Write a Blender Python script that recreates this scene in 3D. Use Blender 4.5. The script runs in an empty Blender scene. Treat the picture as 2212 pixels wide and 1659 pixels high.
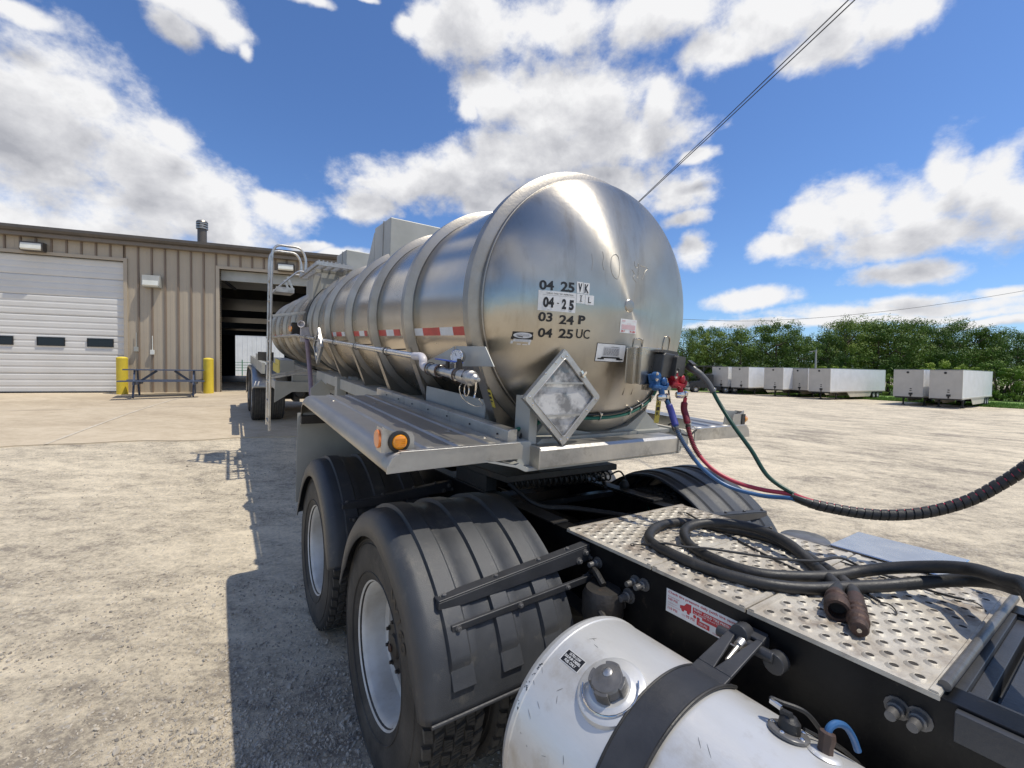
import bpy, bmesh, math, random
import numpy as np
from math import sin, cos, pi, radians, sqrt, atan2
from mathutils import Vector, Matrix, Quaternion

random.seed(7)
SC = bpy.context.scene
COL = SC.collection
H = 1.76            # eye height above the gravel beside the truck

# ------------------------------------------------------------------ camera
cd = bpy.data.cameras.new("camera")
cd.sensor_width = 36.0
cd.lens = 957.0 / 2212.0 * 36.0
cd.clip_end = 3000
cd.clip_start = 0.02
cam = bpy.data.objects.new("camera", cd)
COL.objects.link(cam)
SC.camera = cam
_p, _r = radians(1.6), radians(0.71)
_f = Vector((0, cos(_p), -sin(_p)))
_rt = Vector((1, 0, 0))
_u = _rt.cross(_f)
_r2 = _rt * cos(_r) + _u * sin(_r)
_u2 = -_rt * sin(_r) + _u * cos(_r)
_m = Matrix((_r2, _u2, -_f)).transposed().to_4x4()
cam.matrix_world = Matrix.Translation((0, 0, H)) @ _m

# ------------------------------------------------------------------ light
SUN_EL = radians(65)
SUN_DIR = Vector((0.985, -0.17, 0)).normalized() * cos(SUN_EL) + Vector((0, 0, sin(SUN_EL)))
sd = bpy.data.lights.new("sun", 'SUN')
sd.energy = 3.5
sd.angle = radians(0.53)
sd.color = (1.0, 0.935, 0.81)
sun = bpy.data.objects.new("sun", sd)
COL.objects.link(sun)
sun.rotation_mode = 'QUATERNION'
sun.rotation_quaternion = SUN_DIR.to_track_quat('Z', 'Y')
sun.location = (0, 0, 60)

SC.view_settings.view_transform = 'Standard'
SC.view_settings.look = 'None'
SC.view_settings.exposure = 0.16
SC.view_settings.gamma = 1.0
SC.render.engine = 'CYCLES'
SC.cycles.use_denoising = True
SC.cycles.max_bounces = 8
SC.cycles.sample_clamp_indirect = 8

W = bpy.data.worlds.new("World")
SC.world = W
W.use_nodes = True
nt = W.node_tree
nt.nodes.clear()
N = nt.nodes.new
Lk = nt.links.new


def nmath(op, a, b=None, c=None, clamp=False, tree=None):
    t = tree or nt
    n = t.nodes.new('ShaderNodeMath')
    n.operation = op
    n.use_clamp = clamp
    for i, v in enumerate((a, b, c)):
        if v is None:
            continue
        if isinstance(v, (int, float)):
            n.inputs[i].default_value = v
        else:
            t.links.new(v, n.inputs[i])
    return n.outputs[0]


# cumulus clouds: (azimuth, elevation, half width, half height) in radians
CLOUDS = [(-0.807, 0.317, 0.13, 0.149), (-0.697, 0.308, 0.116, 0.124), (-0.592, 0.287, 0.121, 0.078), (-0.486, 0.305, 0.077, 0.038), (-0.853, 0.366, 0.063, 0.057), (-0.77, 0.402, 0.053, 0.038), (-0.808, 0.205, 0.214, 0.061), (-0.653, 0.391, 0.046, 0.041), (-0.829, 0.48, 0.042, 0.018), (-0.631, 0.571, 0.093, 0.03), (-0.657, 0.535, 0.04, 0.022), (-0.576, 0.562, 0.047, 0.023), (-0.54, 0.545, 0.017, 0.014), (-0.419, 0.634, 0.041, 0.011), (-0.321, 0.659, 0.032, 0.007), (-0.187, 0.639, 0.069, 0.037), (-0.246, 0.633, 0.027, 0.021), (-0.087, 0.656, 0.131, 0.059), (0.086, 0.655, 0.21, 0.06), (0.301, 0.639, 0.185, 0.046), (0.492, 0.594, 0.135, 0.052), (0.617, 0.553, 0.085, 0.043), (0.694, 0.551, 0.063, 0.037), (0.731, 0.551, 0.028, 0.025), (0.427, 0.58, 0.085, 0.037), (0.569, 0.537, 0.073, 0.026), (-0.035, 0.55, 0.092, 0.055), (0.099, 0.538, 0.201, 0.093), (0.211, 0.463, 0.185, 0.049), (0.305, 0.507, 0.042, 0.052), (-0.106, 0.521, 0.025, 0.026), (0.38, 0.425, 0.049, 0.013), (0.059, 0.453, 0.173, 0.049), (0.182, 0.39, 0.188, 0.052), (0.346, 0.36, 0.078, 0.044), (0.365, 0.311, 0.054, 0.023), (0.384, 0.252, 0.038, 0.033), (-0.185, 0.382, 0.163, 0.054), (-0.094, 0.409, 0.132, 0.047), (-0.311, 0.335, 0.064, 0.036), (-0.052, 0.358, 0.183, 0.054), (-0.348, 0.318, 0.027, 0.014), (0.541, 0.244, 0.057, 0.023), (0.599, 0.276, 0.06, 0.049), (0.665, 0.286, 0.083, 0.063), (0.732, 0.287, 0.08, 0.058), (0.774, 0.317, 0.036, 0.058), (0.815, 0.286, 0.044, 0.06), (0.842, 0.247, 0.046, 0.061), (0.728, 0.223, 0.152, 0.032), (0.712, 0.17, 0.076, 0.02), (0.497, 0.144, 0.09, 0.023), (0.716, 0.123, 0.066, 0.016), (0.837, 0.125, 0.033, 0.012), (0.658, 0.098, 0.238, 0.011), (-0.428, 0.251, 0.05, 0.01), (-0.364, 0.238, 0.056, 0.015), (0.689, 0.112, 0.207, 0.016), (0.514, 0.097, 0.15, 0.011), (0.812, 0.082, 0.074, 0.01)]
_rc = random.Random(3)
for k in range(16):      # the rest of the sky, seen only in reflections
    a = 1.35 + k * 0.245
    CLOUDS.append((((a + pi) % (2 * pi)) - pi, _rc.uniform(0.25, 0.95), _rc.uniform(0.15, 0.3), _rc.uniform(0.06, 0.16)))

tc = N('ShaderNodeTexCoord')
sep = N('ShaderNodeSeparateXYZ')
Lk(tc.outputs['Generated'], sep.inputs[0])
az = nmath('ARCTAN2', sep.outputs[0], sep.outputs[1])
el = nmath('ARCSINE', sep.outputs[2])
n1 = N('ShaderNodeTexNoise'); n1.inputs['Scale'].default_value = 7.0; n1.inputs['Detail'].default_value = 4
Lk(tc.outputs['Generated'], n1.inputs['Vector'])
wv = N('ShaderNodeVectorMath'); wv.operation = 'MULTIPLY_ADD'
Lk(n1.outputs['Color'], wv.inputs[0])
wv.inputs[1].default_value = (0.07, 0.055, 0.0)
cmb = N('ShaderNodeCombineXYZ')
Lk(az, cmb.inputs[0]); Lk(el, cmb.inputs[1])
Lk(cmb.outputs[0], wv.inputs[2])
wsub = N('ShaderNodeVectorMath'); wsub.operation = 'SUBTRACT'
Lk(wv.outputs[0], wsub.inputs[0]); wsub.inputs[1].default_value = (0.035, 0.0275, 0)
AE = wsub.outputs[0]


def field(dshift):
    cur = None
    src = AE
    if dshift:
        sh = N('ShaderNodeVectorMath'); sh.operation = 'ADD'
        Lk(AE, sh.inputs[0]); sh.inputs[1].default_value = dshift
        src = sh.outputs[0]
    for (a, e, ra, re) in CLOUDS:
        s = N('ShaderNodeVectorMath'); s.operation = 'MULTIPLY_ADD'
        Lk(src, s.inputs[0])
        s.inputs[1].default_value = (1 / ra, 1 / re, 0)
        s.inputs[2].default_value = (-a / ra, -e / re, 0)
        l = N('ShaderNodeVectorMath'); l.operation = 'LENGTH'
        Lk(s.outputs[0], l.inputs[0])
        if cur is None:
            cur = l.outputs['Value']
        else:
            m = N('ShaderNodeMath'); m.operation = 'SMOOTH_MIN'
            m.inputs[2].default_value = 0.12
            Lk(cur, m.inputs[0]); Lk(l.outputs['Value'], m.inputs[1])
            cur = m.outputs[0]
    return nmath('SUBTRACT', 1.04, cur)


def billow(shift, fine):
    """fractal detail of the cloud edges, sampled at the same shift as the field"""
    src = tc.outputs['Generated']
    mpn = N('ShaderNodeMapping'); mpn.inputs['Scale'].default_value = (1, 1, 1.35)
    mpn.inputs['Location'].default_value = (0, 0, shift)
    Lk(src, mpn.inputs[0])
    a = N('ShaderNodeTexNoise'); a.inputs['Scale'].default_value = 7.0; a.inputs['Detail'].default_value = 11
    a.inputs['Roughness'].default_value = 0.60; a.inputs['Distortion'].default_value = 0.15
    Lk(mpn.outputs[0], a.inputs['Vector'])
    c = N('ShaderNodeTexNoise'); c.inputs['Scale'].default_value = 26.0; c.inputs['Detail'].default_value = 6
    c.inputs['Roughness'].default_value = 0.62
    Lk(mpn.outputs[0], c.inputs['Vector'])
    return nmath('MULTIPLY_ADD', nmath('SUBTRACT', c.outputs['Fac'], 0.5), fine, nmath('SUBTRACT', a.outputs['Fac'], 0.5))


F0 = field(None)
F = nmath('MULTIPLY_ADD', billow(0, 0.42), 2.1, F0)
mr = N('ShaderNodeMapRange'); mr.interpolation_type = 'SMOOTHSTEP'
mr.inputs['From Min'].default_value = -0.20; mr.inputs['From Max'].default_value = 0.56
Lk(F, mr.inputs['Value'])
MASK = mr.outputs[0]
# the same field a little higher in the sky: cloud above means shade below
Fu = nmath('MULTIPLY_ADD', billow(0.05, 0.16), 3.4, field((0.0, 0.055, 0.0)))
n3 = N('ShaderNodeTexNoise'); n3.inputs['Scale'].default_value = 4.0; n3.inputs['Detail'].default_value = 3
mp3 = N('ShaderNodeMapping'); mp3.inputs['Scale'].default_value = (1, 1, 2.2); mp3.inputs['Location'].default_value = (0.3, 0.0, 0.05)
Lk(tc.outputs['Generated'], mp3.inputs[0]); Lk(mp3.outputs[0], n3.inputs['Vector'])
thick = nmath('MULTIPLY_ADD', Fu, -0.62, 1.02)
bri = nmath('MULTIPLY_ADD', nmath('SUBTRACT', n3.outputs['Fac'], 0.5), 1.1, thick)
cr = N('ShaderNodeValToRGB')
cr.color_ramp.elements[0].position = 0.10; cr.color_ramp.elements[0].color = (0.37, 0.38, 0.42, 1)
cr.color_ramp.elements[1].position = 0.95; cr.color_ramp.elements[1].color = (0.82, 0.82, 0.83, 1)
e = cr.color_ramp.elements.new(0.52); e.color = (0.58, 0.585, 0.615, 1)
Lk(bri, cr.inputs[0])

sky = N('ShaderNodeTexSky')
sky.sky_type = 'NISHITA'
sky.sun_disc = False
sky.sun_elevation = SUN_EL
sky.sun_rotation = atan2(SUN_DIR.x, SUN_DIR.y)
sky.air_density = 1.0
sky.dust_density = 0.4
sky.ozone_density = 2.0
tint = N('ShaderNodeMix'); tint.data_type = 'RGBA'; tint.blend_type = 'MULTIPLY'
tint.inputs['Factor'].default_value = 1.0
Lk(sky.outputs[0], tint.inputs['A'])
tint.inputs['B'].default_value = (0.68, 0.89, 1.20, 1)
b1 = N('ShaderNodeBackground'); b1.inputs['Strength'].default_value = 0.112
Lk(tint.outputs['Result'], b1.inputs['Color'])
b2 = N('ShaderNodeBackground'); b2.inputs['Strength'].default_value = 1.0
Lk(cr.outputs[0], b2.inputs['Color'])
mx = N('ShaderNodeMixShader')
Lk(MASK, mx.inputs[0]); Lk(b1.outputs[0], mx.inputs[1]); Lk(b2.outputs[0], mx.inputs[2])
wo = N('ShaderNodeOutputWorld')
Lk(mx.outputs[0], wo.inputs[0])
W.cycles.sampling_method = 'MANUAL'
W.cycles.sample_map_resolution = 512

# ------------------------------------------------------------------ materials
MATS = {}


def pm(name, c1, c2=None, scale=8.0, rough=0.6, metal=0.0, bump=0.0, bscale=60.0, stretch=(1, 1, 1), lo=0.35, hi=0.65,
       rough2=None, detail=6, spec=0.5, aniso=0.0, tangent=None, coat=0.0, c3=None, s3=3.0, l3=(0.55, 0.7), trans=0.0, st3=None, vary=False):
    m = bpy.data.materials.new(name)
    m.use_nodes = True
    t = m.node_tree
    b = t.nodes['Principled BSDF']
    b.inputs['Roughness'].default_value = rough
    b.inputs['Metallic'].default_value = metal
    b.inputs['Specular IOR Level'].default_value = spec
    b.inputs['Coat Weight'].default_value = coat
    b.inputs['Base Color'].default_value = (*c1, 1)
    if trans:
        b.inputs['Transmission Weight'].default_value = trans
    tcn = t.nodes.new('ShaderNodeTexCoord')
    mpn = t.nodes.new('ShaderNodeMapping')
    mpn.inputs['Scale'].default_value = stretch
    t.links.new(tcn.outputs['Object'], mpn.inputs[0])
    nz = t.nodes.new('ShaderNodeTexNoise')
    nz.inputs['Scale'].default_value = scale
    nz.inputs['Detail'].default_value = detail
    nz.inputs['Roughness'].default_value = 0.6
    t.links.new(mpn.outputs[0], nz.inputs['Vector'])
    if c2 is not None:
        r = t.nodes.new('ShaderNodeValToRGB')
        r.color_ramp.elements[0].position = lo
        r.color_ramp.elements[1].position = hi
        r.color_ramp.elements[0].color = (*c1, 1)
        r.color_ramp.elements[1].color = (*c2, 1)
        t.links.new(nz.outputs['Fac'], r.inputs[0])
        out = r.outputs[0]
        if c3 is not None:
            nz3 = t.nodes.new('ShaderNodeTexNoise')
            nz3.inputs['Scale'].default_value = s3
            nz3.inputs['Detail'].default_value = 8
            nz3.inputs['Roughness'].default_value = 0.7
            if st3:
                mp3_ = t.nodes.new('ShaderNodeMapping'); mp3_.inputs['Scale'].default_value = st3
                t.links.new(tcn.outputs['Object'], mp3_.inputs[0]); t.links.new(mp3_.outputs[0], nz3.inputs['Vector'])
            else:
                t.links.new(tcn.outputs['Object'], nz3.inputs['Vector'])
            mr3 = t.nodes.new('ShaderNodeMapRange')
            mr3.inputs['From Min'].default_value = l3[0]
            mr3.inputs['From Max'].default_value = l3[1]
            t.links.new(nz3.outputs['Fac'], mr3.inputs['Value'])
            mx3 = t.nodes.new('ShaderNodeMix'); mx3.data_type = 'RGBA'
            t.links.new(mr3.outputs[0], mx3.inputs['Factor'])
            t.links.new(out, mx3.inputs['A'])
            mx3.inputs['B'].default_value = (*c3, 1)
            out = mx3.outputs['Result']
        t.links.new(out, b.inputs['Base Color'])
    if rough2 is not None:
        mr = t.nodes.new('ShaderNodeMapRange')
        mr.inputs['To Min'].default_value = rough
        mr.inputs['To Max'].default_value = rough2
        mr.inputs['From Min'].default_value = 0.3
        mr.inputs['From Max'].default_value = 0.7
        t.links.new(nz.outputs['Fac'], mr.inputs['Value'])
        t.links.new(mr.outputs[0], b.inputs['Roughness'])
    if bump:
        nb = t.nodes.new('ShaderNodeTexNoise')
        nb.inputs['Scale'].default_value = bscale
        nb.inputs['Detail'].default_value = 5
        t.links.new(mpn.outputs[0], nb.inputs['Vector'])
        bp = t.nodes.new('ShaderNodeBump')
        bp.inputs['Strength'].default_value = bump
        bp.inputs['Distance'].default_value = 0.01
        t.links.new(nb.outputs['Fac'], bp.inputs['Height'])
        t.links.new(bp.outputs[0], b.inputs['Normal'])
    if aniso:
        b.inputs['Anisotropic'].default_value = aniso
        if tangent:
            b.inputs['Anisotropic Rotation'].default_value = 0.25
            tn = t.nodes.new('ShaderNodeTangent')
            tn.direction_type = 'RADIAL'
            tn.axis = tangent
            t.links.new(tn.outputs[0], b.inputs['Tangent'])
    if vary:
        oi = t.nodes.new('ShaderNodeObjectInfo')
        hs_ = t.nodes.new('ShaderNodeHueSaturation')
        t.links.new(nmath('MULTIPLY_ADD', oi.outputs['Random'], 0.55, 0.72, tree=t), hs_.inputs['Value'])
        t.links.new(nmath('MULTIPLY_ADD', oi.outputs['Random'], -0.035, 0.512, tree=t), hs_.inputs['Hue'])
        lnk = b.inputs['Base Color'].links[0].from_socket
        t.links.new(lnk, hs_.inputs['Color']); t.links.new(hs_.outputs[0], b.inputs['Base Color'])
    MATS[name] = m
    return m


M = {}
M['steel'] = pm('stainless_steel', (0.52, 0.48, 0.42), (0.40, 0.365, 0.31), 3.0, 0.24, 1.0, 0.10, 40, (1, 1, 1), rough2=0.38)
M['barrel'] = pm('brushed_barrel_steel', (0.58, 0.525, 0.445), (0.49, 0.44, 0.365), 2.2, 0.20, 1.0, 0.06, 18, (1, 0.5, 1), rough2=0.30)
M['head'] = pm('brushed_head_steel', (0.54, 0.50, 0.43), (0.47, 0.43, 0.365), 3.2, 0.33, 1.0, 0.05, 25, (1, 1, 1), rough2=0.40, aniso=0.90, tangent='Y',
               c3=(0.36, 0.30, 0.23), s3=2.6, l3=(0.52, 0.78), st3=(3.2, 1, .7))
M['ring'] = pm('dull_ring_steel', (0.42, 0.39, 0.345), (0.33, 0.305, 0.265), 5, 0.34, 1.0, 0.08, 60, rough2=0.46)
M['alu'] = pm('weathered_aluminium', (0.62, 0.60, 0.56), (0.46, 0.44, 0.41), 4.0, 0.36, 1.0, 0.10, 50, rough2=0.52, c3=(0.33, 0.31, 0.28), s3=7.0)
M['alufend'] = pm('dusty_fender_sheet', (0.50, 0.48, 0.44), (0.36, 0.34, 0.31), 3.0, 0.36, 1.0, 0.10, 40, (1, .4, 1), rough2=0.55)
M['bright'] = pm('polished_aluminium', (0.78, 0.77, 0.75), (0.66, 0.65, 0.63), 6, 0.2, 1.0, 0.03, 50, rough2=0.32)
M['grey_sheet'] = pm('painted_grey_sheet', (0.42, 0.42, 0.39), (0.34, 0.34, 0.31), 2.5, 0.5, 0.2, 0.05, 30)
M['black'] = pm('black_chassis_paint', (0.005, 0.005, 0.006), (0.010, 0.010, 0.010), 9, 0.33, 0.0, 0.06, 60, spec=0.22, c3=(0.09, 0.07, 0.05), s3=9, l3=(0.62, 0.78))
M['blackm'] = pm('black_grimy_metal', (0.018, 0.017, 0.016), (0.035, 0.03, 0.026), 8, 0.55, 0.0, 0.25, 70, c3=(0.12, 0.06, 0.03), s3=6, l3=(0.6, 0.75))
M['poly'] = pm('black_poly_fender', (0.034, 0.036, 0.040), (0.050, 0.053, 0.058), 5, 0.38, 0.0, 0.22, 400, rough2=0.52, c3=(0.13, 0.12, 0.10), s3=11, l3=(0.56, 0.86))
M['bracket'] = pm('grey_black_bracket', (0.028, 0.029, 0.032), (0.045, 0.046, 0.05), 6, 0.42, 0.0, 0.1, 90)
M['rubber'] = pm('tyre_rubber', (0.020, 0.019, 0.018), (0.045, 0.042, 0.038), 6, 0.7, 0.0, 0.2, 90, c3=(0.10, 0.09, 0.075), s3=4.5, l3=(0.52, 0.8))
M['tread'] = pm('dusty_tread_rubber', (0.085, 0.078, 0.068), (0.05, 0.046, 0.04), 14, 0.85, 0.0, 0.3, 120)
M['rim'] = pm('white_painted_rim', (0.62, 0.62, 0.60), (0.45, 0.43, 0.39), 5, 0.45, 0.1, 0.05, 60, c3=(0.25, 0.21, 0.16), s3=8, l3=(0.6, 0.8))
M['hub'] = pm('black_hub', (0.016, 0.015, 0.014), (0.03, 0.025, 0.02), 9, 0.5)
M['hose'] = pm('black_hose_rubber', (0.014, 0.014, 0.014), (0.032, 0.030, 0.028), 14, 0.42, 0.0, 0.12, 160, rough2=0.62, c3=(0.10, 0.09, 0.08), s3=14, l3=(0.6, 0.8))
M['deck'] = pm('worn_deck_aluminium', (0.60, 0.56, 0.48), (0.38, 0.335, 0.27), 5, 0.50, 0.25, 0.2, 90, rough2=0.65, c3=(0.17, 0.12, 0.085), s3=6, l3=(0.50, 0.74))
M['hole'] = pm('dark_hole', (0.045, 0.04, 0.035), rough=0.9)
M['tank'] = pm('worn_silver_fuel_tank', (0.70, 0.695, 0.675), (0.60, 0.59, 0.565), 5, 0.32, 0.5, 0.05, 90, (1, .35, 1), rough2=0.5, c3=(0.42, 0.37, 0.29), s3=5, l3=(0.52, 0.80))
M['cap'] = pm('grey_cap', (0.16, 0.155, 0.15), (0.10, 0.095, 0.09), 14, 0.35, 0.3, 0.1, 90)
M['rust'] = pm('rusty_brass', (0.095, 0.055, 0.042), (0.06, 0.042, 0.034), 18, 0.6, 0.5, 0.3, 120)
M['brown'] = pm('brown_fitting', (0.085, 0.05, 0.035), (0.05, 0.03, 0.02), 20, 0.5)
M['white'] = pm('white_sticker', (0.72, 0.72, 0.71), (0.62, 0.62, 0.61), 20, 0.4)
M['whitep'] = pm('white_pipe', (0.62, 0.59, 0.60), (0.48, 0.45, 0.46), 12, 0.4)
M['lightgrey'] = pm('pale_grey_print', (0.45, 0.45, 0.46), rough=0.5)
M['ink'] = pm('black_ink', (0.008, 0.008, 0.009), (0.015, 0.015, 0.016), 30, 0.45)
M['red'] = pm('red_reflector', (0.55, 0.035, 0.03), (0.42, 0.02, 0.02), 12, 0.35)
M['redink'] = pm('red_ink', (0.50, 0.02, 0.03), (0.42, 0.02, 0.03), 30, 0.45)
M['pinkink'] = pm('pale_red_ink', (0.62, 0.33, 0.36), rough=0.5)
M['ghost'] = pm('old_adhesive', (0.42, 0.39, 0.33), (0.50, 0.47, 0.41), 30, 0.5, 0.7)
M['amber'] = pm('amber_lens', (0.80, 0.30, 0.01), (0.72, 0.25, 0.01), 40, 0.15, coat=1.0)
M['orange'] = pm('orange_reflector', (0.80, 0.22, 0.03), (0.74, 0.19, 0.03), 40, 0.3, coat=0.5)
M['blue'] = pm('blue_gladhand_paint', (0.018, 0.10, 0.28), (0.013, 0.07, 0.2), 20, 0.4, 0.1)
M['redp'] = pm('red_gladhand_paint', (0.38, 0.013, 0.025), (0.27, 0.01, 0.02), 20, 0.4, 0.1)
M['bluegrip'] = pm('blue_grip', (0.045, 0.05, 0.26), (0.035, 0.04, 0.2), 20, 0.5)
M['redgrip'] = pm('dark_red_grip', (0.20, 0.012, 0.03), (0.15, 0.01, 0.02), 20, 0.5)
M['bluehose'] = pm('blue_air_hose', (0.03, 0.11, 0.26), (0.025, 0.085, 0.2), 20, 0.35)
M['redhose'] = pm('red_air_hose', (0.50, 0.04, 0.07), (0.40, 0.03, 0.05), 20, 0.35)
M['greenhose'] = pm('green_cable', (0.004, 0.055, 0.03), (0.004, 0.04, 0.024), 20, 0.35)
M['teal'] = pm('teal_cable', (0.005, 0.13, 0.085), (0.004, 0.10, 0.065), 20, 0.4)
M['greyboot'] = pm('grey_plug_boot', (0.10, 0.10, 0.10), (0.075, 0.075, 0.075), 20, 0.5)
M['socket'] = pm('grey_socket_housing', (0.075, 0.073, 0.07), (0.05, 0.048, 0.046), 14, 0.38, 0.3)
M['chrome'] = pm('chrome', (0.75, 0.72, 0.68), (0.6, 0.57, 0.53), 20, 0.18, 1.0)
M['tag'] = pm('yellow_tag', (0.62, 0.50, 0.08), (0.5, 0.4, 0.06), 15, 0.45)
M['clearfilm'] = pm('cloudy_plastic_window', (0.13, 0.14, 0.155), (0.50, 0.50, 0.50), 11, 0.14, 0.0, 0.25, 14, lo=0.42, hi=0.58, spec=0.9, coat=0.6)
M['lever'] = pm('blue_lever', (0.03, 0.08, 0.38), rough=0.4)
M['purple'] = pm('mauve_hose', (0.26, 0.20, 0.25), (0.21, 0.16, 0.2), 20, 0.5)
M['yellow'] = pm('yellow_paint', (0.72, 0.55, 0.045), (0.64, 0.47, 0.04), 4, 0.5, 0.0, 0.06, 40, c3=(0.30, 0.2, 0.04), s3=9, l3=(0.66, 0.8))
M['bench'] = pm('dark_blue_bench_paint', (0.055, 0.075, 0.12), (0.075, 0.095, 0.15), 9, 0.5)
M['wall'] = pm('tan_corrugated_wall', (0.44, 0.37, 0.275), (0.40, 0.335, 0.25), 1.2, 0.45)
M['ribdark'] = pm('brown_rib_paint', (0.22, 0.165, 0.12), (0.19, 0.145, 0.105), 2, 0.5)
M['trim'] = pm('brown_eave_trim', (0.17, 0.14, 0.11), (0.20, 0.165, 0.13), 3, 0.45)
M['gutter'] = pm('dark_gutter', (0.075, 0.065, 0.055), (0.10, 0.085, 0.07), 3, 0.45)
M['doorw'] = pm('white_door_panel', (0.68, 0.66, 0.62), (0.62, 0.60, 0.56), 1.0, 0.45)
M['dglass'] = pm('dark_window_glass', (0.012, 0.013, 0.018), rough=0.08)
M['lampglass'] = pm('frosted_lamp_glass', (0.72, 0.72, 0.66), (0.62, 0.62, 0.56), 4, 0.3)
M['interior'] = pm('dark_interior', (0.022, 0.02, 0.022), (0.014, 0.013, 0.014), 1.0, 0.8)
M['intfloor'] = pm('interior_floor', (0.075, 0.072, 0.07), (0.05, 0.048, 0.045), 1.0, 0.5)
M['slate'] = pm('white_corrugated_wall', (0.70, 0.71, 0.70), (0.62, 0.63, 0.62), 1.0, 0.5)
M['greenpaint'] = pm('green_rail_paint', (0.03, 0.17, 0.08), rough=0.5)
M['vanw'] = pm('white_trailer_side', (0.80, 0.80, 0.80), (0.72, 0.72, 0.71), 0.8, 0.35)
M['vanf'] = pm('shade_toned_trailer_front', (0.52, 0.485, 0.43), (0.46, 0.43, 0.38), 0.9, 0.45)  # shade on the trailer fronts painted in as a darker beige than the sides
M['vant'] = pm('trailer_top_rail', (0.22, 0.24, 0.22), rough=0.5)
M['skirt'] = pm('trailer_skirt', (0.58, 0.54, 0.44), (0.5, 0.46, 0.38), 1.0, 0.5)
M['dark'] = pm('dark_underframe', (0.015, 0.014, 0.014), (0.03, 0.026, 0.022), 3, 0.6)
M['cabblue'] = pm('dark_blue_cab_paint', (0.008, 0.009, 0.014), (0.012, 0.013, 0.02), 3, 0.25, coat=0.2)
M['pole'] = pm('grey_pole', (0.45, 0.42, 0.38), (0.36, 0.33, 0.30), 2, 0.7)
M['wire'] = pm('black_wire', (0.02, 0.02, 0.022), rough=0.6)
M['bark'] = pm('tree_bark', (0.10, 0.075, 0.05), (0.06, 0.045, 0.03), 3, 0.9)
M['matblack'] = pm('black_band', (0.010, 0.013, 0.011), (0.018, 0.02, 0.018), 5, 0.35)


def leafmat(name, a, b, c):
    m = pm(name, a, b, 0.35, 0.55, 0.0, lo=0.36, hi=0.64, c3=c, s3=1.1, l3=(0.48, 0.66), vary=True)
    return m


M['leafA'] = leafmat('leaves_dark', (0.065, 0.120, 0.018), (0.12, 0.20, 0.028), (0.19, 0.28, 0.04))
M['leafB'] = leafmat('leaves_mid', (0.095, 0.165, 0.022), (0.15, 0.24, 0.034), (0.23, 0.34, 0.045))
M['leafC'] = leafmat('leaves_bright', (0.13, 0.21, 0.024), (0.20, 0.30, 0.036), (0.25, 0.36, 0.045))
for k in 'ABC':
    mm = M['leaf' + k]
    mm.node_tree.nodes['Principled BSDF'].inputs['Specular IOR Level'].default_value = 0.25

# ground materials --------------------------------------------------------


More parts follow.
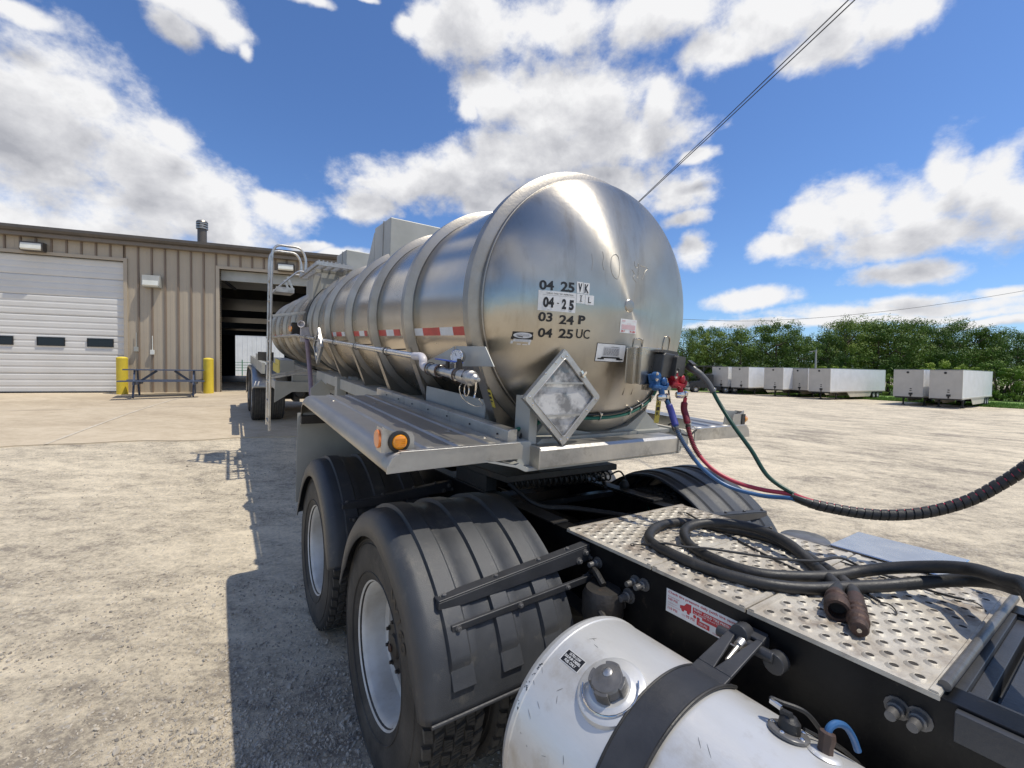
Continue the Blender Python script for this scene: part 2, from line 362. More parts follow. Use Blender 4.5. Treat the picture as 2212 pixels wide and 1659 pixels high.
def ground_mat(name, cols, streak, fine=True, bump=0.6):
    m = bpy.data.materials.new(name)
    m.use_nodes = True
    t = m.node_tree
    b = t.nodes['Principled BSDF']
    b.inputs['Roughness'].default_value = 0.9
    b.inputs['Specular IOR Level'].default_value = 0.15
    n = t.nodes.new; lk = t.links.new
    tcn = n('ShaderNodeTexCoord')

    def noise(scale, detail, rgh, st=None, rot=0, dist=0):
        mpn = n('ShaderNodeMapping')
        if st:
            mpn.inputs['Scale'].default_value = st
        mpn.inputs['Rotation'].default_value = (0, 0, rot)
        lk(tcn.outputs['Object'], mpn.inputs[0])
        z = n('ShaderNodeTexNoise')
        z.inputs['Scale'].default_value = scale
        z.inputs['Detail'].default_value = detail
        z.inputs['Roughness'].default_value = rgh
        z.inputs['Distortion'].default_value = dist
        lk(mpn.outputs[0], z.inputs['Vector'])
        return z.outputs['Fac']
    A = noise(0.75, 8, 0.68, (0.55, 1.2, 1), radians(streak), 0.4)
    B = noise(7, 6, 0.7, (0.7, 1.3, 1), radians(streak))
    C = noise(30, 8, 0.8)
    G = noise(3.0, 7, 0.7, (0.75, 1.2, 1), radians(streak), 0.8)
    D = noise(0.12, 4, 0.6)
    s = nmath('MULTIPLY_ADD', B, 0.42, nmath('MULTIPLY', A, 0.75, tree=t), tree=t)
    s = nmath('MULTIPLY_ADD', C, 0.75 if fine else 0.25, s, tree=t)
    s = nmath('MULTIPLY_ADD', G, 0.45, s, tree=t)
    s = nmath('MULTIPLY_ADD', D, 0.22, s, tree=t)
    r = n('ShaderNodeValToRGB')
    els = r.color_ramp.elements
    els[0].position = 0.445; els[0].color = (*cols[0], 1)
    els[1].position = 0.555; els[1].color = (*cols[2], 1)
    s2 = nmath('MULTIPLY', s, 1 / (2.59 if fine else 2.09), tree=t)
    e2 = els.new(0.49); e2.color = (*cols[1], 1)
    lk(s2, r.inputs[0])
    col = r.outputs[0]
    if fine:
        v = n('ShaderNodeTexVoronoi'); v.inputs['Scale'].default_value = 38; v.inputs['Randomness'].default_value = 1
        lk(tcn.outputs['Object'], v.inputs['Vector'])
        sp = n('ShaderNodeSeparateColor'); lk(v.outputs['Color'], sp.inputs[0])
        peb = nmath('GREATER_THAN', sp.outputs[0], 0.80, tree=t)
        core = nmath('LESS_THAN', v.outputs['Distance'], 0.012 * 38 * 0.8, tree=t)
        pk = nmath('MULTIPLY', peb, core, tree=t)
        peb2 = nmath('MULTIPLY', pk, noise(1.3, 3, 0.5), tree=t)
        pc = n('ShaderNodeValToRGB')
        pc.color_ramp.elements[0].color = (0.22, 0.20, 0.18, 1)
        pc.color_ramp.elements[1].color = (0.62, 0.58, 0.52, 1)
        lk(sp.outputs[1], pc.inputs[0])
        mxx = n('ShaderNodeMix'); mxx.data_type = 'RGBA'
        lk(peb2, mxx.inputs['Factor']); lk(col, mxx.inputs['A']); lk(pc.outputs[0], mxx.inputs['B'])
        col = mxx.outputs['Result']
    lk(col, b.inputs['Base Color'])
    hsum = nmath('MULTIPLY_ADD', C, 1.6 if fine else 0.5, nmath('MULTIPLY', B, 1.1, tree=t), tree=t)
    if fine:
        hsum = nmath('MULTIPLY_ADD', pk, 0.35, hsum, tree=t)
    bp = n('ShaderNodeBump'); bp.inputs['Strength'].default_value = bump; bp.inputs['Distance'].default_value = 0.025
    lk(hsum, bp.inputs['Height']); lk(bp.outputs[0], b.inputs['Normal'])
    return m


M['gravel'] = ground_mat('packed_limestone_gravel', ((0.29, 0.25, 0.20), (0.52, 0.45, 0.34), (0.74, 0.64, 0.48)), 12)
M['concrete'] = ground_mat('tan_concrete', ((0.44, 0.36, 0.26), (0.50, 0.415, 0.30), (0.57, 0.48, 0.355)), 0, fine=False, bump=0.12)
M['joint'] = pm('joint_filler', (0.62, 0.55, 0.44), (0.5, 0.44, 0.35), 12, 0.9)
M['grass'] = pm('grass_green', (0.10, 0.19, 0.025), (0.17, 0.28, 0.05), 0.5, 0.8, 0, 0.4, 6)
M['stone'] = pm('crushed_stone', (0.38, 0.335, 0.275), (0.54, 0.48, 0.39), 9, 0.85, c3=(0.21, 0.19, 0.165), s3=14, l3=(0.5, 0.62))

# ------------------------------------------------------------------ mesh helpers
def catmull(pts, n=8, closed=False):
    P = [Vector(p) for p in pts]
    out = []
    m = len(P)
    rng = range(m if closed else m - 1)
    for i in rng:
        if closed:
            a, b, c, d = P[(i - 1) % m], P[i], P[(i + 1) % m], P[(i + 2) % m]
        else:
            a = P[i - 1] if i > 0 else P[0] * 2 - P[1]
            b, c = P[i], P[i + 1]
            d = P[i + 2] if i + 2 < m else P[-1] * 2 - P[-2]
        for k in range(n):
            t = k / n
            out.append(0.5 * ((2 * b) + (c - a) * t + (2 * a - 5 * b + 4 * c - d) * t * t + (3 * b - a - 3 * c + d) * t ** 3))
    if not closed:
        out.append(P[-1])
    return out


class MB:
    def __init__(s):
        s.v = []; s.f = []; s.mi = []; s.cur = 0

    def add(s, vs, fs):
        o = len(s.v)
        s.v += [tuple(v) for v in vs]
        for f in fs:
            s.f.append([o + i for i in f]); s.mi.append(s.cur)
        return s

    def box(s, x0, x1, y0, y1, z0, z1, mat=None):
        vs = [Vector((x, y, z)) for z in (z0, z1) for y in (y0, y1) for x in (x0, x1)]
        if mat is not None:
            vs = [mat @ v for v in vs]
        return s.add(vs, [(0, 2, 3, 1), (4, 5, 7, 6), (0, 1, 5, 4), (2, 6, 7, 3), (0, 4, 6, 2), (1, 3, 7, 5)])

    def bar(s, a, b, w, h, up=(0, 0, 1)):
        """box beam from a to b, w across, h along up"""
        a = Vector(a); b = Vector(b); d = (b - a).normalized(); u = Vector(up)
        side = d.cross(u).normalized(); u = side.cross(d)
        vs = []
        for p in (a, b):
            for i, j in ((-1, -1), (1, -1), (1, 1), (-1, 1)):
                vs.append(p + side * (w / 2 * i) + u * (h / 2 * j))
        return s.add(vs, [(0, 1, 2, 3), (7, 6, 5, 4), (0, 4, 5, 1), (1, 5, 6, 2), (2, 6, 7, 3), (3, 7, 4, 0)])

    def prism(s, poly, axis, a, b):
        """poly in the two other axes (in xyz order), extruded along axis from a to b"""
        n = len(poly)
        def mk(p, t):
            if axis == 'x': return (t, p[0], p[1])
            if axis == 'y': return (p[0], t, p[1])
            return (p[0], p[1], t)
        vs = [mk(p, a) for p in poly] + [mk(p, b) for p in poly]
        fs = [list(range(n))[::-1], list(range(n, 2 * n))]
        for i in range(n):
            j = (i + 1) % n
            fs.append((i, j, n + j, n + i))
        return s.add(vs, fs)

    def tube(s, pts, r, n=10, cap=True, closed=False):
        P = [Vector(p) for p in pts]
        m = len(P)
        T = []
        for i in range(m):
            if closed:
                d = P[(i + 1) % m] - P[i - 1]
            else:
                d = P[min(i + 1, m - 1)] - P[max(i - 1, 0)]
            T.append(d.normalized() if d.length > 1e-9 else Vector((0, 0, 1)))
        ref = Vector((0, 0, 1))
        if abs(T[0].dot(ref)) > 0.9:
            ref = Vector((1, 0, 0))
        u = T[0].cross(ref).normalized()
        vs = []; fs = []
        for i in range(m):
            if i:
                q = T[i - 1].rotation_difference(T[i])
                u = (q @ u); u = (u - T[i] * u.dot(T[i])).normalized()
            w = T[i].cross(u)
            rr = r[i] if isinstance(r, (list, tuple)) else r
            for k in range(n):
                a = 2 * pi * k / n
                vs.append(P[i] + u * (rr * cos(a)) + w * (rr * sin(a)))
        for i in range(m if closed else m - 1):
            i2 = (i + 1) % m
            for k in range(n):
                k2 = (k + 1) % n
                fs.append((i * n + k, i * n + k2, i2 * n + k2, i2 * n + k))
        if cap and not closed:
            fs.append(list(range(n))[::-1]); fs.append(list(range((m - 1) * n, m * n)))
        return s.add(vs, fs)

    def lathe(s, prof, c=(0, 0, 0), ax=(0, 0, 1), n=32, a0=0.0, a1=2 * pi, ref=None):
        """prof: (radius, height along ax)"""
        ax = Vector(ax).normalized()
        if ref is None:
            ref = Vector((0, 0, 1)) if abs(ax.z) < 0.9 else Vector((0, 1, 0))
        u = (Vector(ref) - ax * Vector(ref).dot(ax)).normalized()
        w = ax.cross(u); c = Vector(c)
        full = abs(a1 - a0 - 2 * pi) < 1e-6
        st = n if full else n + 1
        vs = []; fs = []; rings = []
        for (r, h) in prof:
            if r < 1e-6:
                rings.append([len(vs)]); vs.append(c + ax * h); continue
            ids = []
            for k in range(st):
                a = a0 + (a1 - a0) * k / n
                ids.append(len(vs)); vs.append(c + ax * h + u * (r * cos(a)) + w * (r * sin(a)))
            rings.append(ids)
        for A, B in zip(rings[:-1], rings[1:]):
            for k in range(n):
                k2 = (k + 1) % st
                if len(A) == 1 and len(B) == 1:
                    continue
                if len(A) == 1:
                    fs.append((A[0], B[k2], B[k]))
                elif len(B) == 1:
                    fs.append((A[k], A[k2], B[0]))
                else:
                    fs.append((A[k], A[k2], B[k2], B[k]))
        return s.add(vs, fs)

    def cyl(s, a, b, r, n=16):
        a = Vector(a); b = Vector(b); L = (b - a).length
        return s.lathe([(0, 0), (r, 0), (r, L), (0, L)], a, b - a, n)

    def bolt(s, p, d, r=0.011, h=0.010):
        d = Vector(d).normalized(); p = Vector(p)
        s.lathe([(0, 0), (r * 1.5, 0), (r * 1.5, h * 0.25), (0, h * 0.25)], p, d, 12)
        s.lathe([(0, h * 0.25), (r, h * 0.25), (r, h), (r * .8, h * 1.15), (0, h * 1.15)], p, d, 6)
        return s

    def build(s, name, mat, parent=None, smooth=35, bevel=0, off=None, loc=None, sub=0):
        me = bpy.data.meshes.new(name)
        if off is not None:
            o = Vector(off)
            vs = [(v[0] - o.x, v[1] - o.y, v[2] - o.z) for v in s.v]
        else:
            vs = s.v
        me.from_pydata(vs, [], s.f)
        mats = mat if isinstance(mat, (list, tuple)) else [mat]
        for m_ in mats:
            me.materials.append(M[m_] if m_ in M else bpy.data.materials[m_])
        if len(mats) > 1:
            me.polygons.foreach_set('material_index', s.mi)
        me.validate()
        b = bmesh.new(); b.from_mesh(me)
        bmesh.ops.recalc_face_normals(b, faces=b.faces)
        b.to_mesh(me); b.free()
        if smooth:
            me.shade_smooth()
            me.set_sharp_from_angle(angle=radians(smooth))
        ob = bpy.data.objects.new(name, me)
        COL.objects.link(ob)
        if parent is not None:
            ob.parent = parent
        if loc is not None:
            ob.location = loc
        if bevel:
            md = ob.modifiers.new('bevel', 'BEVEL')
            md.width = bevel; md.segments = 2; md.limit_method = 'ANGLE'; md.angle_limit = radians(50)
            md.harden_normals = True
        return ob


def tag(o, label=None, cat=None, group=None, kind=None):
    if label: o['label'] = label
    if cat: o['category'] = cat
    if group: o['group'] = group
    if kind: o['kind'] = kind
    return o


def thing(name, label, cat, mat4, group=None):
    o = bpy.data.objects.new(name, None)
    o.empty_display_size = 0.3
    COL.objects.link(o)
    o.matrix_world = mat4
    return tag(o, label, cat, group)


def copy_tree(o, parent=None):
    c = o.copy()
    COL.objects.link(c)
    c.parent = parent
    for ch in list(o.children):
        copy_tree(ch, c)
    return c


def text_mesh(s, bold=0.0):
    cu = bpy.data.curves.new('t', 'FONT')
    cu.body = s; cu.size = 1.0; cu.offset = bold; cu.resolution_u = 3
    ob = bpy.data.objects.new('t', cu)
    COL.objects.link(ob)
    dg = bpy.context.evaluated_depsgraph_get()
    me = bpy.data.meshes.new_from_object(ob.evaluated_get(dg))
    vs = [tuple(v.co) for v in me.vertices]
    fs = [tuple(p.vertices) for p in me.polygons]
    bpy.data.objects.remove(ob); bpy.data.curves.remove(cu); bpy.data.meshes.remove(me)
    return vs, fs


def put_text(mb, s, box, mapf, bold=0.0):
    """fit text into box=(u0,u1,v0,v1) of a surface given by mapf(u,v)->3d"""
    vs, fs = text_mesh(s, bold)
    x0 = min(v[0] for v in vs); x1 = max(v[0] for v in vs); y0 = min(v[1] for v in vs); y1 = max(v[1] for v in vs)
    u0, u1, v0, v1 = box
    out = [mapf(u0 + (v[0] - x0) / (x1 - x0) * (u1 - u0), v0 + (v[1] - y0) / (y1 - y0) * (v1 - v0)) for v in vs]
    mb.add(out, fs)


def patch(mb, box, mapf, n=6, m=None):
    u0, u1, v0, v1 = box
    m = m or n
    vs = [mapf(u0 + (u1 - u0) * i / n, v0 + (v1 - v0) * j / m) for j in range(m + 1) for i in range(n + 1)]
    fs = [(j * (n + 1) + i, j * (n + 1) + i + 1, (j + 1) * (n + 1) + i + 1, (j + 1) * (n + 1) + i) for j in range(m) for i in range(n)]
    mb.add(vs, fs)


# ------------------------------------------------------------------ ground height
CP = [(-.6, 1.9, -1.765), (-1.36, 3.0, -1.758), (1.45, 3.3, -1.84), (.6, -1, -1.82), (-5.56, 9.5, -1.115), (-3.47, 10.86, -1.15),
      (-10.7, 13.7, -.80), (-14.4, 12.3, -.80), (-3.7, 16.3, -.81), (-23, 47, -.95), (-16, 49.6, -.95), (-8, 4, -1.5), (-5, 1, -1.72), (-12, 0, -1.68),
      (-9, 7.3, -1.25), (10, 5, -2.2), (20, 20, -2.65), (33, 69, -3.0), (42, 58, -3.25), (48, 47, -3.42), (60, 62, -3.5), (80, 30, -4.0),
      (30, -5, -3), (-30, 10, -1.1), (0, 40, -1.9), (0, 80, -2.4), (60, 100, -3.3), (-60, 60, -1), (-40, -20, -2), (20, -30, -3), (-19, 30, -.9), (-3, 30, -1.2)]
_cp = np.array(CP)


def _phi(r2):
    r2 = np.maximum(r2, 1e-12)
    return 0.5 * r2 * np.log(r2)


_A = np.zeros((len(CP) + 3, len(CP) + 3))
_d2 = ((_cp[:, None, :2] - _cp[None, :, :2]) ** 2).sum(-1)
_A[:len(CP), :len(CP)] = _phi(_d2) + np.eye(len(CP)) * 0.5
_A[:len(CP), -3] = 1; _A[:len(CP), -2:] = _cp[:, :2]
_A[-3:, :len(CP)] = _A[:len(CP), -3:].T
_w = np.linalg.solve(_A, np.r_[_cp[:, 2], 0, 0, 0])


def gz(x, y):
    """ground height in world z (numpy or float)"""
    x = np.clip(np.asarray(x, float), -60, 95); y = np.clip(np.asarray(y, float), -35, 110)
    r2 = (x[..., None] - _cp[:, 0]) ** 2 + (y[..., None] - _cp[:, 1]) ** 2
    return (_phi(r2) @ _w[:len(CP)]) + _w[-3] + _w[-2] * x + _w[-1] * y + H


def warp_axis(lo, hi, core0, core1, d0, grow=1.22):
    a = [core0 + i * d0 for i in range(int((core1 - core0) / d0) + 1)]
    st = d0
    while a[-1] < hi:
        st *= grow; a.append(a[-1] + st)
    st = d0
    while a[0] > lo:
        st *= grow; a.insert(0, a[0] - st)
    return np.array(a)


def sheet(name, xs, ys, mat, dz=0.0, mask=None, noise=0.0, **kw):
    X, Y = np.meshgrid(xs, ys)
    Z = gz(X, Y) + dz
    if noise:
        rs = np.random.RandomState(5)
        Z = Z + rs.normal(0, noise, Z.shape)
    nx = len(xs)
    mb = MB()
    mb.v = [tuple(p) for p in np.stack([X, Y, Z], -1).reshape(-1, 3).tolist()]
    for j in range(len(ys) - 1):
        for i in range(nx - 1):
            a = j * nx + i
            mb.f.append([a, a + 1, a + nx + 1, a + nx]); mb.mi.append(0)
    return mb.build(name, mat, smooth=80)


g = sheet('ground', warp_axis(-900, 1000, -14, 14, 0.5), warp_axis(-500, 1400, -4, 18, 0.5), 'packed_limestone_gravel')
tag(g, kind='structure')

# ------------------------------------------------------------------ building frame: local x along the wall, y into the building
WB = radians(20.43)
WDIR = Vector((cos(WB), sin(WB), 0)); NDIR = Vector((-sin(WB), cos(WB), 0))
BZ = H - 0.785
BM = Matrix.Translation((-10.7, 13.7, BZ)) @ Matrix.Rotation(WB, 4, 'Z')


def bw(t, s, z=0):
    return BM @ Vector((t, s, z))


# concrete apron in front of the doors
mb = MB()
nu, nv = 60, 16
for j in range(nv + 1):
    for i in range(nu + 1):
        t = -14 + 26 * i / nu
        s = -7.35 * j / nv + (0.06 * sin(t * 1.7) + 0.05 * sin(t * 4.1) if j == nv else 0)
        p = bw(t, s)
        mb.v.append((p.x, p.y, float(gz(p.x, p.y)) + 0.02))
for i in range(nu + 1):
    p = mb.v[nv * (nu + 1) + i]; mb.v.append((p[0], p[1], p[2] - .12))
for j in range(nv + 1):
    for i in range(nu):
        a = j * (nu + 1) + i
        mb.f.append([a, a + nu + 1, a + nu + 2, a + 1]); mb.mi.append(0)
tag(mb.build('apron', 'tan_concrete', smooth=60), kind='structure')


def ground_strip(name, pts, w, mat, dz):
    mb = MB(); P = catmull([(*p, 0) for p in pts], 12)
    for i, p in enumerate(P):
        d = (P[min(i + 1, len(P) - 1)] - P[max(i - 1, 0)]).normalized(); sd_ = Vector((-d.y, d.x, 0))
        for k in (-1, 1):
            q = p + sd_ * (w / 2 * k * (1 + .3 * sin(i * 2.1)))
            mb.v.append((q.x, q.y, float(gz(q.x, q.y)) + dz))
    for i in range(len(P) - 1):
        mb.f.append([2 * i, 2 * i + 1, 2 * i + 3, 2 * i + 2]); mb.mi.append(0)
    return tag(mb.build(name, mat, smooth=60), kind='structure')


def bxy(t, s):
    p = bw(t, s); return (p.x, p.y)


ground_strip('joint_line', [bxy(0.9, -1.0), bxy(0.75, -4), bxy(0.7, -7.3)], 0.05, 'joint_filler', 0.026)
ground_strip('joint_line', [bxy(-12, -3.6), bxy(-2, -3.6), bxy(10, -3.6)], 0.02, 'joint_filler', 0.026)
ground_strip('joint_line', [bxy(-5.2, -0.3), bxy(-5.3, -4), bxy(-5.3, -7.3)], 0.03, 'joint_filler', 0.026)

# ------------------------------------------------------------------ the workshop building
bld = thing('workshop_building', 'long tan corrugated metal workshop with a white shut door and an open bay', 'building', BM)
EA = 4.60      # wall height


def rib_wall(name, segs, y, mat_i, parent, pitch=0.335, flip=1, mats=('tan_corrugated_wall', 'brown_rib_paint')):
    """vertical corrugated sheet: flat pans with narrow raised ribs, in the plane y"""
    mb = MB()
    for (t0, t1, z0, z1) in segs:
        k0 = math.floor(t0 / pitch) - 1
        xs = [(t0, 0)]
        k = k0
        prof = []
        while k * pitch < t1 + pitch:
            c = k * pitch
            for dx, h in ((-0.032, 0), (-0.018, 0.035), (0.018, 0.035), (0.032, 0)):
                prof.append((c + dx, h))
            prof.append((c + pitch * .36, 0)); prof.append((c + pitch * .375, .004)); prof.append((c + pitch * .625, .004)); prof.append((c + pitch * .64, 0))
            k += 1
        prof = [p for p in prof if t0 < p[0] < t1]
        prof = [(t0, 0)] + prof + [(t1, 0)]
        n = len(prof)
        o = len(mb.v)
        for z in (z0, z1):
            for p in prof:
                mb.v.append((p[0], y - flip * p[1], z))
        for i in range(n - 1):
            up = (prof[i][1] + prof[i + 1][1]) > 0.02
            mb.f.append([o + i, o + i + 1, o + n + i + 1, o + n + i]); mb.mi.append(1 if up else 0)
    return mb.build(name, list(mats), parent, smooth=0)


D1 = (-5.3, -1.02, 3.94); D2 = (1.43, 5.7, 3.94)
rib_wall('wall', [(-9, D1[0], 0, EA), (D1[0], D1[1], D1[2], EA), (D1[1], D2[0], 0, EA), (D2[0], D2[1], D2[2], EA), (D2[1], 7.6, 0, EA)], 0, 0, bld)
DEP = 36
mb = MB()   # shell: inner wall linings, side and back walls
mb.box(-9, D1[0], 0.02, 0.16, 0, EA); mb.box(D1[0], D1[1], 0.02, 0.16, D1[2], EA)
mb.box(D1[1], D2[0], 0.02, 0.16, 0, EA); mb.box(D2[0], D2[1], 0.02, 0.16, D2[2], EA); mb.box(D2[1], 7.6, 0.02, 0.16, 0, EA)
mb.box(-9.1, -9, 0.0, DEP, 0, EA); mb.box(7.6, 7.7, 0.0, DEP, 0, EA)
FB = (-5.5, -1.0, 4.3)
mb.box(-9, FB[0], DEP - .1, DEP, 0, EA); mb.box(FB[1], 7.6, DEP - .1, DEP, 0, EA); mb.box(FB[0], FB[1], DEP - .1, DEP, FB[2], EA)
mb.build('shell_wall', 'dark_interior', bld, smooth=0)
mb = MB()
for y in range(8, DEP, 9):     # portal frames inside the bay
    for t in (-8.9, 7.4):
        mb.box(t - .1, t + .1, y - .12, y + .12, 0.03, EA - .02)
    mb.box(-8.8, 7.3, y - .1, y + .1, EA - .5, EA - .05)
for t in (-6.2, -0.4, 1.25, 5.9):
    mb.box(t - .04, t + .04, 0.4, 3, 3.75, 3.83)
mb.box(0.85, 1.05, 0.4, 0.9, 0, 4.2)
mb.build('portal_frame', 'dark_underframe', bld, smooth=0)
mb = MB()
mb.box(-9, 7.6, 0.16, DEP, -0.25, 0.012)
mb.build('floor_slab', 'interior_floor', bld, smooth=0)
mb = MB()   # roof, low slope from the eave up to a ridge
R0 = -0.24
mb.prism([(R0, EA - .02), (R0, EA + .03), (DEP / 2, EA + 1.5), (DEP + .3, EA + .03), (DEP + .3, EA - .02), (DEP / 2, EA + 1.44)], 'x', -9.4, 7.9)
roof = mb.build('roof', 'brown_eave_trim', bld, smooth=0)
mb = MB()
mb.prism([(R0 - .10, EA + .06), (R0 - .10, EA - .02), (R0 - .06, EA - .08), (-0.21, EA - .10), (-0.21, EA + .03)], 'x', -9.4, 7.9)
mb.build('gutter', 'dark_gutter', roof, smooth=0)
mb = MB()
mb.box(-9.4, 7.9, -0.205, -0.045, EA - .20, EA - .025)
mb.build('eave_trim', 'brown_eave_trim', roof, smooth=0)
mb = MB()
VT, VY = 0.30, 2.6
vz = EA + 0.3
mb.cyl((VT, VY, vz - .4), (VT, VY, vz + .92), 0.145, 20)
mb.cur = 1
for k in range(3):
    mb.lathe([(0.15, 0), (0.185, .01), (0.185, .06), (0.15, .07)], (VT, VY, vz + .90 + k * .085), (0, 0, 1), 20)
mb.lathe([(0.185, 0), (0.16, .05), (0.06, .085), (0, .09)], (VT, VY, vz + 1.155), (0, 0, 1), 20)
mb.build('vent_pipe', ['dark_gutter', 'dull_ring_steel'], roof)
# door frames
for (a, b, h) in (D1, D2):
    mb = MB()
    mb.box(a - .09, a, -.045, .18, 0, h + .09); mb.box(b, b + .09, -.045, .18, 0, h + .09); mb.box(a, b, -.045, .18, h, h + .09)
    mb.build('door_frame', 'tan_corrugated_wall', bld, smooth=0)
# sectional door, shut
mb = MB()
n = 7
ph = D1[2] / n
for k in range(n):
    z0 = k * ph + .004; z1 = (k + 1) * ph - .004
    prof = [(0.085, z0), (0.075, z0 + .012)]
    for q in range(3):
        za = z0 + (z1 - z0) * (q + .1) / 3.0; zb = z0 + (z1 - z0) * (q + .9) / 3.0
        prof += [(0.075, za), (0.067, za + .02), (0.067, zb - .02), (0.075, zb)]
    prof += [(0.075, z1 - .012), (0.085, z1), (0.13, z1), (0.13, z0)]
    mb.prism(prof, 'x', D1[0], D1[1])
door = mb.build('overhead_door', 'white_door_panel', bld, smooth=0)
for k in range(4):
    c = D1[1] - 0.60 - k * 1.13
    mb = MB(); mb.box(c - .29, c + .29, .045, .075, 2 * ph + .26, 2 * ph + .47)
    w = mb.build('door_window', 'dark_window_glass', door, smooth=0)
    mb = MB()
    for (x0, x1, z0, z1) in ((-.31, -.29, .24, .49), (.29, .31, .24, .49), (-.29, .29, .24, .26), (-.29, .29, .47, .49)):
        mb.box(c + x0, c + x1, .035, .076, 2 * ph + z0, 2 * ph + z1)
    mb.build('window_trim', 'black_ink', door, smooth=0)
mb = MB(); mb.box(D1[0] + .02, D1[1] - .02, .05, .14, -.02, .05); mb.build('door_seal', 'black_ink', door, smooth=0)
# rolled-up door edge in the open bay
mb = MB(); mb.box(D2[0], D2[1], .2, .3, 3.62, 3.95)
mb.box(D2[0], D2[1], .32, 1.18, 3.86, 3.92)
mb.build('raised_door', 'painted_grey_sheet', bld, smooth=0)
# wall pack lamps
for (t, z, w, h) in ((-3.02, 4.12, .50, .26), (-0.30, 3.37, .44, .36), (3.35, 4.13, .50, .26)):
    mb = MB()
    mb.prism([(-.02, z - h / 2), (-.20, z - h / 2), (-.24, z - h / 2 + .05), (-.20, z + h / 2), (-.02, z + h / 2)], 'x', t - w / 2, t + w / 2)
    lp = mb.build('wall_lamp', 'dark_gutter' if w > .45 else 'painted_grey_sheet', bld, smooth=0, bevel=.012)
    mb = MB()
    mb.prism([(-.215, z - h / 2 + .02), (-.258, z - h / 2 + .06), (-.232, z + h / 2 - (.05 if w > .45 else .16)), (-.20, z + h / 2 - (.05 if w > .45 else .16))], 'x', t - w / 2 + .03, t + w / 2 - .03)
    mb.build('lens', 'frosted_lamp_glass', lp, smooth=0)
for (t, z, m_) in ((-0.72, 1.32, 'painted_grey_sheet'), (-0.32, 1.24, 'frosted_lamp_glass')):
    mb = MB(); mb.box(t - .05, t + .05, -.10, -.03, z - .07, z + .07); mb.cyl((t, -.05, z + .07), (t, -.05, z + .5), .012, 8)
    mb.build('junction_box', m_, bld, smooth=0, bevel=.006)
mb = MB(); mb.box(D1[1] + .09, D2[0] - .09, -.012, .02, -.03, .05)
mb.build('base_trim', 'tan_corrugated_wall', bld, smooth=0)

# bollards
def bollard():
    r = thing('bollard', '', 'bollard', Matrix.Identity(4), 'yellow bollards guarding the door jambs')
    mb = MB()
    mb.lathe([(0, -.1), (.135, -.1), (.135, 1.02), (.137, 1.03)], (0, 0, 0), (0, 0, 1), 28)
    mb.build('sleeve', 'yellow_paint', r)
    mb = MB(); mb.lathe([(.136, 1.031), (.139, 1.035), (.139, 1.05), (.12, 1.075), (.06, 1.095), (0, 1.10)], (0, 0, 0), (0, 0, 1), 28)
    mb.build('cap', 'yellow_paint', r)
    return r


def place(o, t, s, extra=0.0):
    p = bw(t, s); o.location = (p.x, p.y, float(gz(p.x, p.y)) + .02 + extra)
    o.rotation_euler = (0, 0, WB)


B1 = bollard(); place(B1, -0.93, -.42)
B1['label'] = 'stained yellow bollard at the left end of the picnic table beside the white overhead door'
B2 = copy_tree(B1); place(B2, 1.22, -.42)
B2['label'] = 'yellow bollard right of the picnic table, beside the dark open bay'

# picnic table
tb = thing('picnic_table', 'dark blue picnic table with attached benches standing against the tan wall', 'picnic table', Matrix.Identity(4))
mb = MB()
Lh = .90
for k in range(5): mb.box(-Lh, Lh, -.36 + k * .146, -.36 + k * .146 + .136, .735, .77)
mb.build('table_top', 'dark_blue_bench_paint', tb, smooth=0, bevel=.004)
for sy in (-1, 1):
    mb = MB()
    for k in range(2): mb.box(-Lh - .05, Lh - .05 + .08, sy * (.62 + k * .14) - .065, sy * (.62 + k * .14) + .065, .43, .465)
    mb.build('bench_seat', 'dark_blue_bench_paint', tb, smooth=0, bevel=.004)
for sx in (-1, 1):
    for sy in (-1, 1):
        mb = MB(); mb.bar((sx * .66, sy * .22, .735), (sx * .66, sy * .56, 0), .038, .09, (0, 1, 0))
        mb.build('leg', 'dark_blue_bench_paint', tb, smooth=0)
    mb = MB(); mb.box(sx * .66 + .022, sx * .66 + .06, -.80, .80, .345, .43); mb.build('bench_support', 'dark_blue_bench_paint', tb, smooth=0)
    mb = MB(); mb.bar((sx * .62, 0, .39), (sx * .20, 0, .73), .06, .04, (0, 1, 0)); mb.build('brace', 'dark_blue_bench_paint', tb, smooth=0)
place(tb, .36, -1.15); tb.rotation_euler = (0, 0, radians(33))

# beyond the far bay door
far = thing('metal_shed', 'white corrugated metal shed seen through the open bay behind a green rail', 'shed', BM)
rib_wall('wall', [(-30, 20, -.2, 6.3)], 58, 0, far, 0.6, 1, ('white_corrugated_wall', 'white_corrugated_wall'))
mb = MB(); mb.box(-30.2, 20.2, 57.8, 60, 6.3, 6.55); mb.build('roof', 'dark_gutter', far, smooth=0)
rl = thing('pipe_rail', 'green pipe railing in front of the white shed beyond the bay', 'railing', BM)
mb = MB()
for z in (.5, .85, 1.2, 1.55): mb.bar((-12, 50, z), (4, 50, z), .06, .06)
mb.build('rail', 'green_rail_paint', rl, smooth=0)
for k in range(8):
    mb = MB(); mb.bar((-12 + k * 2.2, 50, -.3), (-12 + k * 2.2, 50, 1.9), .09, .09, (0, 1, 0)); mb.build('post', 'green_rail_paint', rl, smooth=0)

# ------------------------------------------------------------------ truck tractor (right of the camera); local x lateral, y rearward, z up
def basis(L, T):
    L = Vector(L).normalized(); T = Vector(T); T = (T - L * T.dot(L)).normalized(); U = T.cross(L)
    return Matrix((T, L, U)).transposed().to_4x4()


